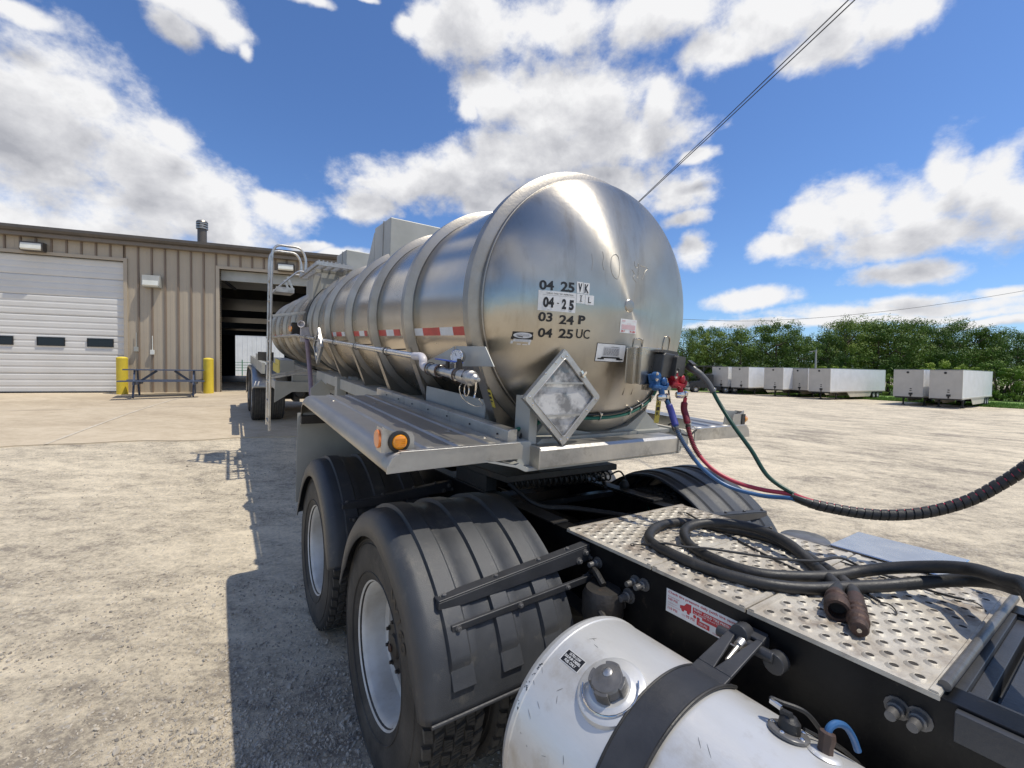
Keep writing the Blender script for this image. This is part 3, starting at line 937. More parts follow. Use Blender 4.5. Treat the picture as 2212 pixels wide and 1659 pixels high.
MA = Matrix.Translation((0, 0, H)) @ basis((-.5665, .8240, 0.0), (.824, .566, -.031))
MT = Matrix.Translation((0, 0, H)) @ basis((-.5463, .8355, .058), (.836, .548, -.013))
AB = Vector((1.853, 2.6, -1.748))
TBs = Vector((1.76, 6.5, -1.75))
tr = thing('truck_tractor', 'black truck tractor with silver fuel tank and perforated catwalk, coupled under the tank trailer', 'truck',
           MA @ Matrix.Translation(AB))
XC = 1.853


def A_(mb, name, mat, parent=tr, **k):
    return mb.build(name, mat, parent, off=AB, **k)


# frame rails
for s in (-1, 1):
    xo = XC + s * .43
    mb = MB()
    th = .010
    xa, xb = sorted((xo, xo - s * th)); mb.box(xa, xb, -1.2, 3.95, -.985, -.702)
    xa, xb = sorted((xo, xo - s * .085)); mb.box(xa, xb, -1.2, 3.95, -.712, -.700 - .001); mb.box(xa, xb, -1.2, 3.95, -.987, -.975)
    A_(mb, 'frame_rail', 'black', bevel=.003)
mb = MB()
mb.box(1.405, 1.50, 1.64, 2.0, -.697, -.69)
mb.box(1.41, 1.49, 2.0, 3.2, -.697, -.688)
mb.box(2.215, 2.30, 1.68, 3.2, -.697, -.688)
A_(mb, 'rail_cap', 'blackm')
# cross members
for y in (-.2, .98, 1.78, 2.55, 3.3, 3.9):
    mb = MB(); mb.box(1.435, 2.27, y - .06, y + .06, -.95, -.76 if y < 1.7 else -.80)
    A_(mb, 'cross_member', 'blackm', smooth=0)
mb = MB(); mb.bar((1.48, 2.02, -.715), (2.24, 2.0, -.715), .05, .03); A_(mb, 'cross_member', 'black', smooth=0)
# drive train seen between the rails
mb = MB()
mb.lathe([(0, 0), (.06, 0), (.06, 1.3), (0, 1.3)], (1.85, .5, -1.0), (0, 1, 0), 20)
A_(mb, 'drive_shaft', 'blackm')
for y in (1.92, 3.27):
    mb = MB()
    mb.lathe([(0, -.75), (.06, -.75), (.07, -.3), (.18, -.15), (.2, 0), (.18, .15), (.07, .3), (.06, .75), (0, .75)], (XC, y, -1.23), (1, 0, 0), 24)
    A_(mb, 'axle', 'blackm')
for s in (-1, 1):
    mb = MB()
    mb.prism([(1.35, -1.0), (1.6, -.96), (2.6, -1.02), (3.6, -.96), (3.85, -1.0), (3.6, -1.08), (2.6, -1.12), (1.6, -1.08)], 'x', XC + s * .46 - .045, XC + s * .46 + .045)
    A_(mb, 'suspension_beam', 'blackm', smooth=0)
    for y in (1.62, 3.0):
        mb = MB(); mb.lathe([(0, 0), (.12, 0), (.145, .03), (.12, .06), (.145, .09), (.12, .13), (.10, .16), (0, .16)], (XC + s * .40, y + .55, -1.12), (0, 0, 1), 20)
        A_(mb, 'air_spring', 'blackm')
# fifth wheel
mb = MB()
pl = [(1.40, 2.05), (2.30, 2.05), (2.32, 2.45), (2.25, 2.85), (2.02, 3.15), (1.90, 2.75), (1.80, 2.75), (1.68, 3.15), (1.45, 2.85), (1.38, 2.45)]
mb.prism(pl, 'z', -.585, -.545)
mb.box(1.42, 1.50, 2.3, 2.7, -.70, -.585); mb.box(2.2, 2.28, 2.3, 2.7, -.70, -.585)
A_(mb, 'fifth_wheel', 'blackm', smooth=0, bevel=.006)
# coil spring hose holder
mb = MB()
pts = []
for i in range(19 * 12 + 1):
    a = 2 * pi * i / 12; t = i / (19 * 12)
    pts.append((1.50 + .78 * t, 2.16 - .06 * t + .032 * cos(a), -.62 + .032 * sin(a) - .01 * t))
mb.tube(pts, .006, 6)
A_(mb, 'coil_spring', 'hub')
mb = MB()
mb.tube(catmull([(2.28, 2.1, -.63), (2.34, 2.06, -.60), (2.34, 2.0, -.66), (2.28, 1.95, -.70)], 6), .006, 6)
mb.lathe([(0, 0), (.03, 0), (.035, .02), (.015, .05), (0, .05)], (2.30, 1.98, -.69), (0, 0, 1), 12)
mb.tube(catmull([(2.0, 2.35, -.62), (2.1, 2.2, -.60), (2.25, 2.15, -.66), (2.2, 2.05, -.69)], 8), .014, 8)
mb.tube(catmull([(1.45, 2.1, -.60), (1.55, 1.95, -.70), (1.8, 1.9, -.74), (2.1, 1.7, -.78)], 8), .014, 8)
A_(mb, 'air_line', 'hose')
mb = MB(); mb.tube(catmull([(2.30, 1.93, -.69), (2.29, 1.84, -.70), (2.22, 1.72, -.74), (2.12, 1.62, -.82)], 8), .004, 6); A_(mb, 'green_wire', 'greenhose')

# catwalk: three panels with raised perforations
panels = [(1.073, 1.552), (.713, 1.066), (.262, .706)]
rd = random.Random(5)
for (ya, yb) in panels:
    mb = MB()
    z = -.694
    mb.box(1.415, 2.297, ya, yb, z - .006, z)
    mb.box(1.413, 1.419, ya, yb, z - .012, z + .001)
    mb.box(2.293, 2.299, ya, yb, z - .03, z + .001)
    for yy, s in ((ya, 1), (yb, -1)):      # raised folded seam
        mb.prism([(min(yy, yy + s * .022), z), (min(yy, yy + s * .022) + .004, z + .006), (max(yy, yy + s * .022) - .004, z + .006), (max(yy, yy + s * .022), z)], 'x', 1.416, 2.296)
    ny = int((yb - ya - .075) / .025)
    for j in range(ny + 1):
        y = ya + .045 + j * .025
        for i in range(9):
            x = 1.457 + i * .107 + (.0535 if j % 2 else 0)
            if x > 2.272: continue
            mb.cur = 0
            c = (x, y, z)
            q_ = rd.uniform(.92, 1.1)
            mb.lathe([(.0185 * q_, 0), (.0140 * q_, .0045), (.0112 * q_, .0062), (.0095 * q_, .0052)], c, (0, 0, 1), 12)
            mb.cur = 1
            mb.lathe([(.0098 * q_, .0048), (0, .0012)], c, (0, 0, 1), 12)
    mb.cur = 0
    p = A_(mb, 'catwalk_panel', ['deck', 'hole'])
# edge tube and front bulkhead pieces
mb = MB(); mb.tube([(1.452, .262, -.684), (2.30, .254, -.684)], .0125, 16); A_(mb, 'edge_tube', 'cap')
mb = MB()
mb.box(1.43, 2.28, -.30, .27, -.80, -.775); mb.box(1.43, 2.28, .205, .235, -.775, -.72); mb.box(1.40, 1.53, -.3, .235, -.775, -.708)
mb.box(2.2, 2.3, -.3, .235, -.775, -.708)
mb.box(1.43, 2.28, .235, .266, -.775, -.704)
mb.box(1.56, 2.18, -.3, .19, -.742, -.734)
mb.tube(catmull([(1.575, .12, -.735), (1.575, .125, -.72), (1.60, .13, -.708), (1.625, .125, -.72), (1.625, .12, -.735)], 6), .007, 8)
A_(mb, 'front_crossmember', 'bracket', bevel=.004)
mb = MB()
for p in ((1.62, .12), (1.75, .14), (1.86, .16), (1.98, .16), (1.7, .06), (1.9, .06)):
    mb.lathe([(0, 0), (.014, 0), (.014, .001), (0, .001)], (p[0], p[1], -.7338), (0, 0, 1), 16)
A_(mb, 'mounting_holes', 'hole')

# bolts on the rail web
for (y, z, r) in ((.338, -.773, .014), (.297, -.773, .014), (1.148, -.783, .013), (1.105, -.779, .013), (1.178, -.853, .016), (1.354, -.783, .013), (1.385, -.848, .013), (1.215, -.90, .012), (1.45, -.79, .012)):
    mb = MB(); mb.lathe([(0, 0), (r * 1.9, 0), (r * 1.9, .004), (r * 1.3, .004), (r * 1.3, .02), (r, .022), (r * .8, .055), (0, .055)], (1.423, y, z), (-1, 0, 0), 12)
    A_(mb, 'rail_bolt', 'cap')
mb = MB()
mb.lathe([(0, 0), (.075, 0), (.085, .03), (.085, .10), (.07, .13), (0, .135)], (1.36, 1.26, -.97), (0, 0, 1), 20)
mb.tube(catmull([(1.36, 1.26, -.83), (1.38, 1.33, -.80), (1.41, 1.38, -.83)], 6), .014, 8)
mb.tube(catmull([(1.415, 1.37, -.86), (1.36, 1.33, -.88), (1.30, 1.22, -.90), (1.30, 1.1, -.98)], 6), .014, 8)
A_(mb, 'brake_valve', 'blackm')

# tyre pressure sticker on the rail
mb = MB()
SX = 1.4215


def smap(u, v):   # u from rear edge toward the front, v up
    return (SX, 1.004 - u * .278, -.833 + v * .084)


def stq(u0, u1, v0, v1, d=0):
    vs = [(SX - d, 1.004 - u * .278, -.833 + v * .084) for u, v in ((u0, v0), (u1, v0), (u1, v1), (u0, v1))]
    mb.add(vs, [(0, 1, 2, 3)])


stq(0, 1, 0, 1, .0006)
stk = A_(mb, 'pressure_sticker', 'white', smooth=0)
mb = MB()
sm = lambda d: (lambda u, v: (SX - d, 1.004 - u * .278, -.833 + v * .084))
D_ = .0012
put_text(mb, 'Check tire pressure daily (with tire gauge)', (.03, .97, .80, .94), sm(D_), .02)
put_text(mb, 'Recreation check', (.03, .20, .68, .73), sm(D_))
put_text(mb, '100 PSI', (.03, .17, .54, .64), sm(D_), .02)
put_text(mb, 'Temperature', (.03, .16, .41, .46), sm(D_))
put_text(mb, 'over ambient (front)', (.03, .21, .31, .36), sm(D_))
put_text(mb, '110 PSI', (.03, .17, .14, .25), sm(D_), .02)
put_text(mb, 'Drive', (.24, .29, .17, .22), sm(D_))
put_text(mb, '95 PSI', (.30, .42, .15, .26), sm(D_), .02)
put_text(mb, 'Trailer and axles', (.66, .85, .05, .11), sm(D_))
stq(.45, .62, .08, .28, D_)
stq(.39, .97, .46, .72, D_); stq(.52, .97, .36, .46, D_); stq(.72, .97, .16, .36, D_)
# truck pictogram
vs = [(SX - D_, 1.004 - u * .278, -.833 + v * .084) for u, v in ((.21, .42), (.21, .55), (.27, .60), (.30, .74), (.37, .76), (.37, .42))]
mb.add(vs, [range(6)])
for (u, v) in ((.25, .40), (.33, .38), (.42, .36), (.47, .34), (.86, .14), (.91, .13)):
    mb.add([(SX - D_ - .0002, 1.004 - (u + .022 * cos(a * pi / 6)) * .278, -.833 + (v + .07 * sin(a * pi / 6)) * .084) for a in range(12)], [range(12)])
A_(mb, 'sticker_print', 'redink', stk, smooth=0)
mb = MB()
put_text(mb, 'RUAN', (.41, .51, .60, .70), sm(D_ + .0004), .02)
put_text(mb, 'COLD TIRE PRESSURE', (.54, .93, .58, .68), sm(D_ + .0004), .02)
put_text(mb, 'For 295/75R 22.5 and 275/80R 22.5 Tires', (.41, .95, .48, .55), sm(D_ + .0004))
put_text(mb, '100 PSI', (.48, .59, .13, .23), sm(D_ + .0004), .01)
A_(mb, 'sticker_print', 'white', stk, smooth=0)

# ------------------------------------------------------------------ wheels
def make_wheel(parent, loc, flip, lugs=True, deep=True, matrim='rim'):
    """axis x; outer side toward -x (flip=1) or +x (flip=-1); origin at centre"""
    f = flip
    mb = MB()
    if deep:
        prof = [(.292, -.118), (.300, -.124), (.302, -.116), (.286, -.108), (.276, -.09), (.270, -.04), (.262, .0), (.240, .012), (.236, .035), (.225, .062), (.19, .072), (.165, .066), (.10, .066)]
        back = [(.10, .078), (.19, .082), (.25, .06), (.275, .03), (.285, .09), (.302, .118), (.292, .12)]
    else:
        prof = [(.292, -.118), (.300, -.124), (.302, -.116), (.286, -.108), (.276, -.09), (.262, -.06), (.25, -.05), (.20, -.085), (.165, -.09), (.10, -.09)]
        back = [(.10, -.078), (.19, -.075), (.25, -.03), (.275, .03), (.285, .09), (.302, .118), (.292, .12)]
    mb.lathe([(r, h * f) for r, h in prof + back], (0, 0, 0), (1, 0, 0), 48)
    rim = mb.build('wheel', matrim, parent, loc=loc)
    mb = MB()
    tp = [(.290, -.112), (.298, -.122), (.310, -.128), (.345, -.140), (.40, -.1435), (.45, -.139), (.478, -.134), (.482, -.1365), (.492, -.133), (.503, -.122), (.507, -.108), (.508, 0)]
    tp = tp + [(r, -h) for r, h in tp[-2::-1]] + [(.285, .10), (.285, -.10), (.290, -.112)]
    mb.lathe(tp, (0, 0, 0), (1, 0, 0), 64)
    for r0 in (.34, .462):
        for s in (-1, 1):
            h = -.1405 if r0 < .4 else -.138
            mb.lathe([(r0 - .003, s * (h + .002)), (r0, s * (h - .0025)), (r0 + .003, s * (h + .002))], (0, 0, 0), (1, 0, 0), 64)
    if lugs:
        mb.cur = 1
        rows = [(-.105, .036), (-.064, .036), (-.0215, .038), (.0215, .038), (.064, .036), (.105, .036)]
        NB = 46
        for ri, (x, w) in enumerate(rows):
            for k in range(NB):
                a0 = 2 * pi * (k + (.5 if ri % 2 else 0)) / NB
                da = 2 * pi / NB * .40
                edge = abs(x) > .1
                hh = .516 if edge else .5185
                skew = .006 * (1 if ri % 2 else -1)
                vs = []
                for (r_, kk) in ((.50, 1.0), (hh, .9)):
                    for (sx, sa) in ((-1, -1), (1, -1), (1, 1), (-1, 1)):
                        a = a0 + sa * da * kk + sx * skew / .5
                        xx = x + sx * w / 2 * kk + sa * .003 * (1 if ri % 2 else -1)
                        vs.append((xx, r_ * sin(a), r_ * cos(a)))
                mb.add(vs, [(0, 3, 2, 1), (4, 5, 6, 7), (0, 1, 5, 4), (1, 2, 6, 5), (2, 3, 7, 6), (3, 0, 4, 7)])
                if not edge:      # sipes
                    for q in (-.45, 0, .45):
                        a = a0 + q * da
                        p0 = (x - w * .38, (hh + .0004) * sin(a), (hh + .0004) * cos(a)); p1 = (x + w * .38, (hh + .0004) * sin(a + .003), (hh + .0004) * cos(a + .003))
                        mb.cur = 0
                        mb.bar(p0, p1, .0022, .001, (0, sin(a), cos(a)))
                        mb.cur = 1
        mb.cur = 0
    else:
        for x in (-.085, -.045, 0, .045, .085):
            mb.cur = 1
            mb.lathe([(.508, x - .014), (.518, x - .013), (.518, x + .013), (.508, x + .014)], (0, 0, 0), (1, 0, 0), 64)
            mb.cur = 0
    mb.build('tyre', ['rubber', 'tread'], rim)
    return rim


def hub(parent, flip, x_in=.062, x_out=-.055):
    f = flip
    mb = MB()
    mb.lathe([(.0, x_in * f), (.16, x_in * f), (.155, (x_in - .03) * f), (.122, (x_in - .035) * f), (.118, (x_out + .03) * f), (.108, (x_out + .018) * f), (.09, (x_out + .016) * f), (.055, (x_out + .012) * f), (.05, x_out * f), (.02, (x_out - .008) * f), (0, (x_out - .008) * f)], (0, 0, 0), (1, 0, 0), 32)
    for k in range(10):
        a = 2 * pi * k / 10
        mb.lathe([(.018, 0), (.018, .022), (.010, .024), (.010, .045), (0, .045)], (x_in * f, .147 * sin(a), .147 * cos(a)), (-f, 0, 0), 8)
    for k in range(8):
        a = 2 * pi * (k + .5) / 8
        mb.bolt(((x_out + .018) * f, .10 * sin(a), .10 * cos(a)), (-f, 0, 0), .009, .014)
    h = mb.build('hub', 'hub', parent)
    mb = MB(); mb.lathe([(0, 0), (.016, 0), (.018, .008), (.012, .012), (0, .012)], ((x_out - .006) * f, 0, 0), (-f, 0, 0), 16)
    mb.build('hub_plug', 'rust', h)
    return h


for y in (1.92, 3.27):
    zc = -1.230
    for s in (-1, 1):
        xo = XC + s * (XC - .776); xi = XC + s * (XC - 1.10)
        wl = make_wheel(tr, Vector((xo, y, zc)) - AB, -s)
        hub(wl, -s)
        make_wheel(tr, Vector((xi, y, zc)) - AB, s, matrim='rim')
        mb = MB()   # raised size marking on the outer sidewall
        def tmap(u, v, s=s):
            a = .35 + u; r = .375 + v * .05
            return (s * (.1445), r * sin(-a) * (1 if s < 0 else 1), r * cos(a))
        put_text(mb, 'W160', (.15, .75, 0, 1), tmap, .01)
        mb.build('sidewall_lettering', 'hub', wl, smooth=0)

# ------------------------------------------------------------------ fenders
FP = [(1.285, -1.13), (1.310, -1.02), (1.355, -.92), (1.425, -.825), (1.53, -.735), (1.67, -.655), (1.86, -.600), (2.05, -.625), (2.21, -.705), (2.34, -.825), (2.42, -.96), (2.455, -1.10)]


def fender(side, dy, name='fender'):
    """side -1 = left; swept cross section with raised ribs, outer edge rolled down"""
    path = [(p.x, p.y) for p in catmull([(a, b, 0) for a, b in FP], 5)]
    # lateral profile: (x from outer edge inward, height)
    prof = [(.0, -.115), (.002, -.07), (.010, -.035), (.028, -.010), (.055, 0.0)]
    for c in (.145, .345, .545):
        prof += [(c - .047, 0), (c - .042, .017), (c + .030, .015), (c + .040, .005), (c + .072, .005), (c + .078, 0.0)]
    prof += [(.660, 0), (.668, -.012)]
    n = len(prof)
    mb = MB()
    m = len(path)
    for q, (y, z) in enumerate(path):
        a = path[max(q - 1, 0)]; b = path[min(q + 1, m - 1)]
        ty, tz = b[0] - a[0], b[1] - a[1]; L = math.hypot(ty, tz); ny, nz = -tz / L, ty / L
        endf = min(1, min(q, m - 1 - q) / 4.0)
        for (u, h) in prof:
            hh = h if h < 0 else h * (1 if q > 6 and q < m - 6 else 0.0)
            if h < 0: hh = h * (.55 + .45 * min(1, min(q, m - 1 - q) / 6))
            x = XC + side * (1.253 - u)
            mb.v.append((x, y + dy + ny * hh, z + nz * hh))
    for q in range(m - 1):
        for i in range(n - 1):
            a = q * n + i
            mb.f.append([a, a + 1, a + n + 1, a + n]); mb.mi.append(0)
    ob = A_(mb, name, 'poly', smooth=40)
    sol = ob.modifiers.new('solid', 'SOLIDIFY'); sol.thickness = .006; sol.offset = -1
    # lower raised pads on the front panel
    mb = MB()
    for c in (.145, .345, .545):
        P = []
        for (u, q) in ((c - .045, 1.8), (c + .045, 1.8)):
            pass
        x0 = XC + side * (1.253 - (c - .045)); x1 = XC + side * (1.253 - (c + .045))
        for (ya, za, yb, zb) in ((1.299, -1.055, 1.362, -.895),):
            o = .012
            mb.prism([(ya + dy + .01, za), (ya + dy - o, za + .006), (yb + dy - .008, zb - .02), (yb + dy + .03, zb + .03)], 'x', min(x0, x1), max(x0, x1))
    A_(mb, 'pad', 'poly', ob, smooth=0, bevel=.004)
    # bolted lip along the bottom edge
    mb = MB()
    x0 = XC + side * 1.23; x1 = XC + side * .60
    mb.tube([(x0, 1.285 + dy, -1.131), (x1, 1.285 + dy, -1.131)], .007, 8)
    A_(mb, 'edge_bead', 'bracket', ob)
    # bracket: tapered channel and flat strap
    mb = MB()
    def X(v): return XC + side * (XC - v)
    d = dy
    xs = [X(.665), X(1.405)]
    K = 1.044
    def pz(poly, y0, y1):
        y0 += .060; y1 += .060
        mb.prism([(X(min(px * K, 1.422)), pz_ * K) for px, pz_ in poly], 'y', y0 + d, y1 + d)
    pz([(.662, -.764), (1.385, -.694), (1.405, -.708), (1.40, -.758), (.70, -.796), (.662, -.788)], 1.345, 1.372)
    pz([(.662, -.757), (1.37, -.687), (1.37, -.694), (.662, -.764)], 1.345, 1.392)
    pz([(.690, -.829), (1.33, -.795), (1.33, -.822), (.693, -.853)], 1.296, 1.312)
    bk = A_(mb, 'fender_bracket', 'bracket', ob, smooth=0, bevel=.005)
    def one(*a):
        mb = MB(); mb.bolt(*a); A_(mb, 'bolt', 'cap', bk)
    for (x, z, y) in ((.69, -.776, 1.388), (.90, -.755, 1.388), (1.10, -.735, 1.388), (1.25, -.720, 1.388)):
        one((X(x * K), y + .06 + d - .02, z * K + .019), (0, -.25, 1), .009, .012)
    for (x, z) in ((.715, -.840), (.97, -.828), (1.20, -.815)):
        one((X(x * K), 1.356 + d, z * K), (0, -1, 0), .008, .010)
    for (x, z) in ((1.335, -.718), (1.378, -.718), (1.30, -.748), (1.368, -.745)):
        one((X(x * K), 1.405 + d, z * K), (0, -1, 0), .010, .014)
    mb = MB(); mb.cyl((X(1.40), 1.425 + d, -.75), (X(1.425), 1.425 + d, -.75), .02, 12)
    A_(mb, 'bolt', 'cap', bk)
    return ob


fender(-1, 0); fender(-1, 1.345); fender(1, 0); fender(1, 1.345)

# ------------------------------------------------------------------ fuel tank
TX, TZ, TR = 1.07, -1.120, .325
mb = MB()
prof = [(0, 1.128)]
for k in range(1, 13):
    a = pi / 2 * k / 12
    prof.append((TR * sin(a) ** .75 if k < 12 else TR, 1.055 + .073 * cos(a) ** 1.1))
prof += [(TR + .003, 1.05), (TR + .003, 1.035), (TR, 1.032), (TR, -.40), (TR * .9, -.45), (0, -.47)]
mb.lathe(prof, (TX, 0, TZ), (0, 1, 0), 96)
ft = A_(mb, 'fuel_tank', 'tank', smooth=30)


def tk(y, a, r=TR):
    """point on the tank: a degrees from straight up toward the outside (-x)"""
    return Vector((TX - r * sin(radians(a)), y, TZ + r * cos(radians(a))))


def tkn(a):
    return Vector((-sin(radians(a)), 0, cos(radians(a))))


CA = 27.0; CY = .812
n_ = tkn(CA); c0 = tk(CY, CA)
mb = MB(); mb.lathe([(.098, -.014), (.095, .001), (.087, .006), (.066, .007), (.058, .013), (0, .013)], c0, n_, 48); A_(mb, 'filler_flange', 'tank', ft)
mb = MB()
prof = [(.038, .010), (.044, .014), (.045, .040), (.041, .046), (.024, .048), (.020, .050), (0, .051)]
mb.lathe(prof, c0, n_, 40)
uu = Vector((0, 1, 0)); ww = n_.cross(uu)
for k in range(4):
    a = 2 * pi * k / 4 + .35
    for q in range(-3, 4):
        b = a + q * .11
        dd = uu * cos(b) + ww * sin(b)
        mb.bar(c0 + dd * .046 + n_ * .012, c0 + dd * .046 + n_ * .044, .008, .011, dd)
cp = A_(mb, 'filler_cap', 'cap', ft, bevel=.002)
mb = MB(); mb.lathe([(.013, .048), (.013, .052), (.010, .054), (0, .0545)], c0 + uu * (.004) + ww * (-.012), n_, 24); A_(mb, 'cap_lock', 'alu', cp)
mb = MB()
P = [c0 + (uu * cos(a) * .078 + ww * sin(a) * .078) + n_ * .012 for a in [x * .25 for x in range(2, 17)]]
mb.tube(P, .0022, 6); A_(mb, 'cap_chain', 'chrome', ft)
# strap
mb = MB()
seg = 40
a0, a1 = -28, 175
for lay, (r, w0) in enumerate(((TR + .002, .052), (TR + .008, .052))):
    pass
vs = []
for k in range(seg + 1):
    a = a0 + (a1 - a0) * k / seg
    for (y, r) in ((.735, TR + .001), (.735, TR + .009), (.633, TR + .009), (.633, TR + .001)):
        vs.append(tk(y - .004 * 0, a, r))
fs = []
for k in range(seg):
    for q in range(4):
        b = k * 4; fs.append((b + q, b + (q + 1) % 4, b + 4 + (q + 1) % 4, b + 4 + q))
mb.add(vs, fs)
st = A_(mb, 'tank_strap', 'bracket', ft, smooth=30)
mb = MB()
for y in (.735, .633):
    mb.tube([tk(y, a0 + (a1 - a0) * k / 60, TR + .0075) for k in range(61)], .0045, 8)
A_(mb, 'strap_liner', 'hose', st)
# strap head arms up to the rail
mb = MB()
zt = lambda x: -.806 + (x - 1.14) * .245
def plate(x0, x1, ya, yb, yc, yd):
    """flat piece between x0 (ya..yb) and x1 (yc..yd) lying on the sloping strap head"""
    th = .010
    mb.add([(x0, ya, zt(x0)), (x0, yb, zt(x0)), (x1, yd, zt(x1)), (x1, yc, zt(x1)), (x0, ya, zt(x0) - th), (x0, yb, zt(x0) - th), (x1, yd, zt(x1) - th), (x1, yc, zt(x1) - th)],
           [(0, 1, 2, 3), (7, 6, 5, 4), (0, 4, 5, 1), (1, 5, 6, 2), (2, 6, 7, 3), (3, 7, 4, 0)])
plate(1.10, 1.20, .633, .735, .634, .734)
plate(1.20, 1.375, .634, .684, .636, .655)
plate(1.20, 1.375, .684, .734, .712, .733)
plate(1.375, 1.415, .636, .733, .640, .730)
mb.box(1.385, 1.425, .640, .730, -.80, -.752)
mb.cyl((1.365, .60, -.775), (1.365, .77, -.775), .017, 14)
mb.cyl((1.40, .70, -.755), (1.355, .70, -.752), .028, 16)
mb.cyl((1.40, .60, -.79), (1.36, .60, -.79), .030, 16)
A_(mb, 'strap_bracket', 'bracket', st, smooth=30, bevel=.003)
mb = MB(); mb.cyl((1.27, .685, -.795), (1.37, .685, -.757), .007, 10); mb.cyl((1.33, .685, -.772), (1.352, .685, -.764), .014, 12)
A_(mb, 'strap_bolt', 'alu', st)
# sender unit
sn = tk(.462, -12); nn = tkn(-12)
mb = MB(); mb.lathe([(0, .001), (.043, .001), (.043, .007), (.040, .009), (0, .009)], sn, nn, 32)
sen = A_(mb, 'fuel_sender', 'cap', ft)
mb = MB()
mb.lathe([(.024, .009), (.022, .03), (.013, .040), (0, .041)], sn, nn, 20)
mb.bar(sn + nn * .038 + Vector((0, .02, 0)), sn + nn * .046 + Vector((-.01, -.005, 0)), .012, .012)
mb.tube(catmull([sn + nn * .042 + Vector((0, .02, 0)), sn + nn * .052 + Vector((.0, .045, 0)), sn + nn * .045 + Vector((.02, .03, 0)), sn + nn * .030 + Vector((.06, -.01, 0)), tk(.43, -35, TR + .015), tk(.405, -50, TR + .02), tk(.40, -62, TR + .03), tk(.36, -75, TR + .03)], 8), .0055, 8)
mb.tube(catmull([sn + nn * .012 + Vector((.03, -.02, 0)), tk(.42, -26, TR + .010), tk(.39, -45, TR + .012), tk(.36, -60, TR + .02)], 8), .0035, 8)
A_(mb, 'sender_plug', 'hose', sen)
mb = MB()
for k in range(5):
    a = 2 * pi * k / 5 + .3
    dd = uu * cos(a) + nn.cross(uu) * sin(a)
    mb.lathe([(.0065, .009), (.0065, .012), (.003, .014), (0, .0145)], sn + dd * .033, nn, 12)
mb.bar(sn + nn * .047 + Vector((-.004, .02, 0)), sn + nn * .05 + Vector((-.004, .045, 0)), .009, .009)
A_(mb, 'sender_screw', 'chrome', sen)
# return fitting with blue line
fn = tk(.392, -14); n3 = tkn(-14)
mb = MB(); mb.lathe([(.034, 0), (.030, .004), (.022, .006), (0, .006)], fn, n3, 24); A_(mb, 'fitting_boss', 'tank', ft)
mb = MB(); mb.lathe([(0, .005), (.016, .005), (.015, .02), (.018, .036), (.016, .046), (.006, .048), (0, .048)], fn, n3, 8); fb_ = A_(mb, 'return_fitting', 'brown', ft)
mb = MB(); mb.tube(catmull([fn + n3 * .038, fn + n3 * .052 + Vector((.008, .0, 0)), fn + n3 * .058 + Vector((.026, -.006, 0)), fn + n3 * .048 + Vector((.052, -.016, 0)), fn + n3 * .024 + Vector((.072, -.026, 0)), fn + n3 * .004 + Vector((.085, -.034, -.01))], 8), .0075, 10)
A_(mb, 'return_line', 'bluehose', ft)
# diesel decal
mb = MB()


def dec(d):
    # u along the text direction, v up; text lines run from the outside-rear to the inside-front
    def f(u, v):
        yy = 1.0 - u * .077
        return tk(yy, 31.2 - v * 7.4, TR + d)
    return f


patch(mb, (0, 1, 0, 1), dec(.0010), 6, 4)
dc = A_(mb, 'fuel_decal', 'white', ft)
mb = MB(); patch(mb, (.03, .97, .04, .96), dec(.0014), 6, 4); A_(mb, 'decal_field', 'ink', dc)
mb = MB()
put_text(mb, 'ULTRA LOW', (.20, .80, .68, .88), dec(.0019), .02)
put_text(mb, 'SULFUR DIESEL', (.07, .93, .41, .60), dec(.0019), .02)
put_text(mb, 'FUEL ONLY', (.20, .80, .13, .33), dec(.0019), .02)
A_(mb, 'decal_text', 'white', dc, smooth=0)
# paint chips near the tank end
mb = MB()
rq = random.Random(9)
for k in range(16):
    a = rq.uniform(38, 62); y = 1.045 + rq.uniform(-.012, .004)
    c = tk(y, a, TR + .0035)
    t1 = tk(y, a + rq.uniform(.4, 1.3), TR + .0035); t2 = c + Vector((0, rq.uniform(-.010, .008), 0)); t3 = t1 + Vector((0, rq.uniform(.002, .008), 0))
    mb.add([c, t1, t3, t2], [(0, 1, 2, 3)])
A_(mb, 'torn_sticker', 'ink', ft, smooth=0)
mb = MB()
for k in range(34):      # scuffs and scratches worn into the shell
    a = rq.uniform(8, 75); y = rq.choice([rq.uniform(.76, 1.03), rq.uniform(.30, .62)])
    if abs(y - .812) < .11 and abs(a - 27) < 22: continue
    L = rq.uniform(.01, .05); sl = rq.uniform(-1.0, 1.0)
    P = [tk(y + L * t * .5, a + sl * t * 4, TR + .0004) for t in (0, .33, .66, 1)]
    mb.tube(P, [.0002, .0006, .0006, .0002], 4)
A_(mb, 'scratches', 'cap', ft, smooth=0)

# battery box and air dryer on the right of the rail
mb = MB(); mb.box(2.71, 3.09, .50, .935, -1.3, -.80)
bb = A_(mb, 'battery_box', 'bright', smooth=30, bevel=.012)
mb = MB(); mb.box(2.70, 3.10, .49, .945, -.815, -.797)
A_(mb, 'box_lid', 'bright', bb, smooth=30, bevel=.006)
mb = MB(); mb.box(2.30, 2.72, .60, .64, -1.05, -.95); mb.box(2.30, 2.72, .86, .90, -1.05, -.95); mb.box(2.335, 2.40, .50, 1.0, -.80, -.72)
A_(mb, 'box_support', 'blackm', smooth=0)
mb = MB(); mb.lathe([(0, 0), (.085, 0), (.09, .01), (.09, .30), (.105, .31), (.105, .335), (.09, .345), (0, .348)], (2.46, .965, -1.065), (0, 0, 1), 32)
A_(mb, 'air_dryer', 'cap')

